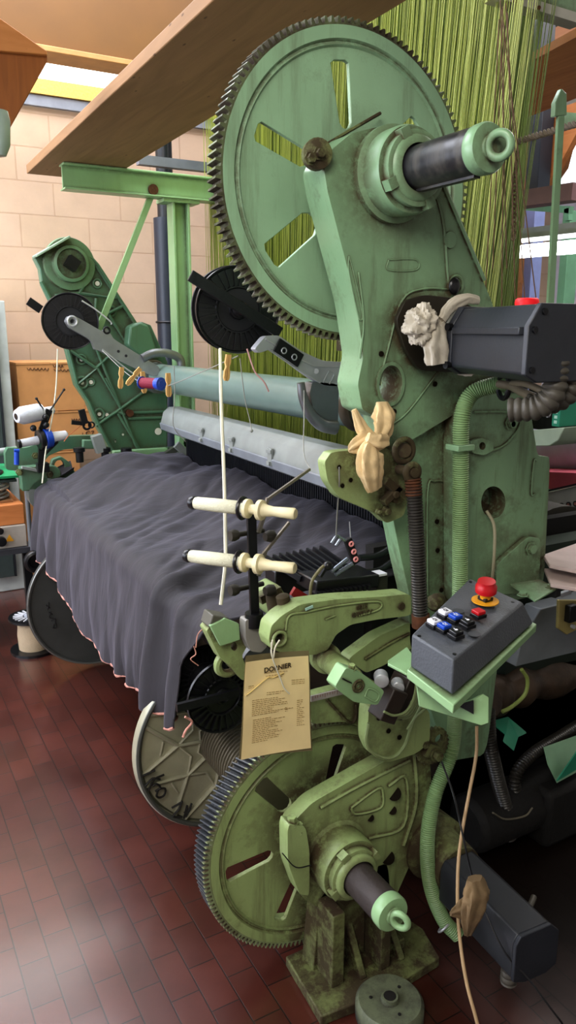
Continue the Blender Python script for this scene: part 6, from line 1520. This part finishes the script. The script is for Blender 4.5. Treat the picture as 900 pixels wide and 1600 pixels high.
# table like plates (rear of the machine)
for k, (q, mm, Z, lb) in enumerate([([(848, 872), (905, 852), (940, 862), (940, 905), (858, 888)], mat('pinkish_plate', '#b9a6a0', .4), 1.0, 'pinkish pale metal plate behind the frame, upper of two'), ([(850, 893), (930, 900), (930, 930), (860, 918)], mat('pinkish_plate', '#b9a6a0'), .97, 'pinkish pale metal plate behind the frame, lower of two')]):
    o = zpoly(MB(), q, Z, .01).build('machine_plate', mm, bev=.002); tag(o, lb, 'plate')
    MB().bolt(P(885, 880+k*18, Z=Z+.012), (0, 0, 1), .012, .014).build('bolt', BLKSTEEL, o) if False else None
m = MB()
for pts in ([(848, 862), (866, 878), (872, 905)], [(860, 880), (884, 885), (892, 920)], [(850, 850), (880, 842), (905, 856)], [(846, 900), (852, 930), (870, 945)]): m.tube([P(x, y, Y=1.75) for x, y in pts], .01, 8)
o = m.build('pneumatic_hoses', mat('brown_grey_hose', '#5d5648', .5)); plabel(o, 'brown-grey hoses'); o.parent = loom; o.location = o.location-loom.location
m = MB()
for x, y in [(862, 843), (880, 850), (897, 838)]: m.lathe([(.02, 0), (.022, .03), (.012, .035)], P(x, y, Y=1.8), (-1, -.4, .2), 14)
o = m.build('fittings', mat('dark_fitting', '#2b2a2c', .4)); o.parent = loom; o.location = o.location-loom.location
# rear frame of the loom (gives the interior its depth)
m = MB(); m.bb(1.70, 1.95, 1.8, 4.3, .45, .62); m.bb(1.70, 2.4, 1.62, 1.70, 0, .95); o = m.build('rear_frame', mat('dark_green_rear', '#1f2c20', .7)); o.parent = loom; o.location = o.location-loom.location
m = MB(); m.bb(1.25, 2.6, 1.72, 1.76, 0, 1.0); o = m.build('dark_backing', mat('backing_black', '#0d0b09', .9)); o.parent = loom; o.location = o.location-loom.location  # added black sheet that paints the lower interior as dark as shade
m = MB(); m.cyl((2.1, 1.8, .75), (2.1, 4.2, .75), .26, n=40); o = m.build('warp_roll', mat('dark_warp', '#3d3a32', .7)); o.parent = loom; o.location = o.location-loom.location

# ================================================================== LIGHT
def area(name, loc, to, size, power, col=(1, 1, 1), sy=None, spread=180):
    l = bpy.data.lights.new(name, 'AREA'); l.energy = power; l.color = col; l.size = size
    if sy: l.shape = 'RECTANGLE'; l.size_y = sy
    l.spread = math.radians(spread)
    o = bpy.data.objects.new(name, l); COL.objects.link(o); o.location = loc
    o.rotation_euler = (V(to)-V(loc)).to_track_quat('-Z', 'Y').to_euler(); return o
area('rooflight_sun', (.2, 4.1, 3.9), (.2, 4.0, 0), 2.8, 85, (.93, .96, 1), 2.4)
area('side_window', (XL+.1, 2.6, 1.95), (1, 2.6, .9), 4.4, 75, (.9, .94, 1), 1.7)
area('front_fill', (-.9, -.3, 3.1), (1.0, 1.5, 1.6), 1.3, 62, (1, .95, .86))  # unseen fill added at front left to light the gear faces
area('right_bay_lamp', (3.6, 2.2, 3.5), (3.8, 2.4, 1.0), 1.6, 55, (1, .96, .92))
w = bpy.data.worlds.new('world'); scn.world = w; w.use_nodes = True
bg = w.node_tree.nodes['Background']; bg.inputs['Color'].default_value = (.85, .9, 1, 1); bg.inputs['Strength'].default_value = .15
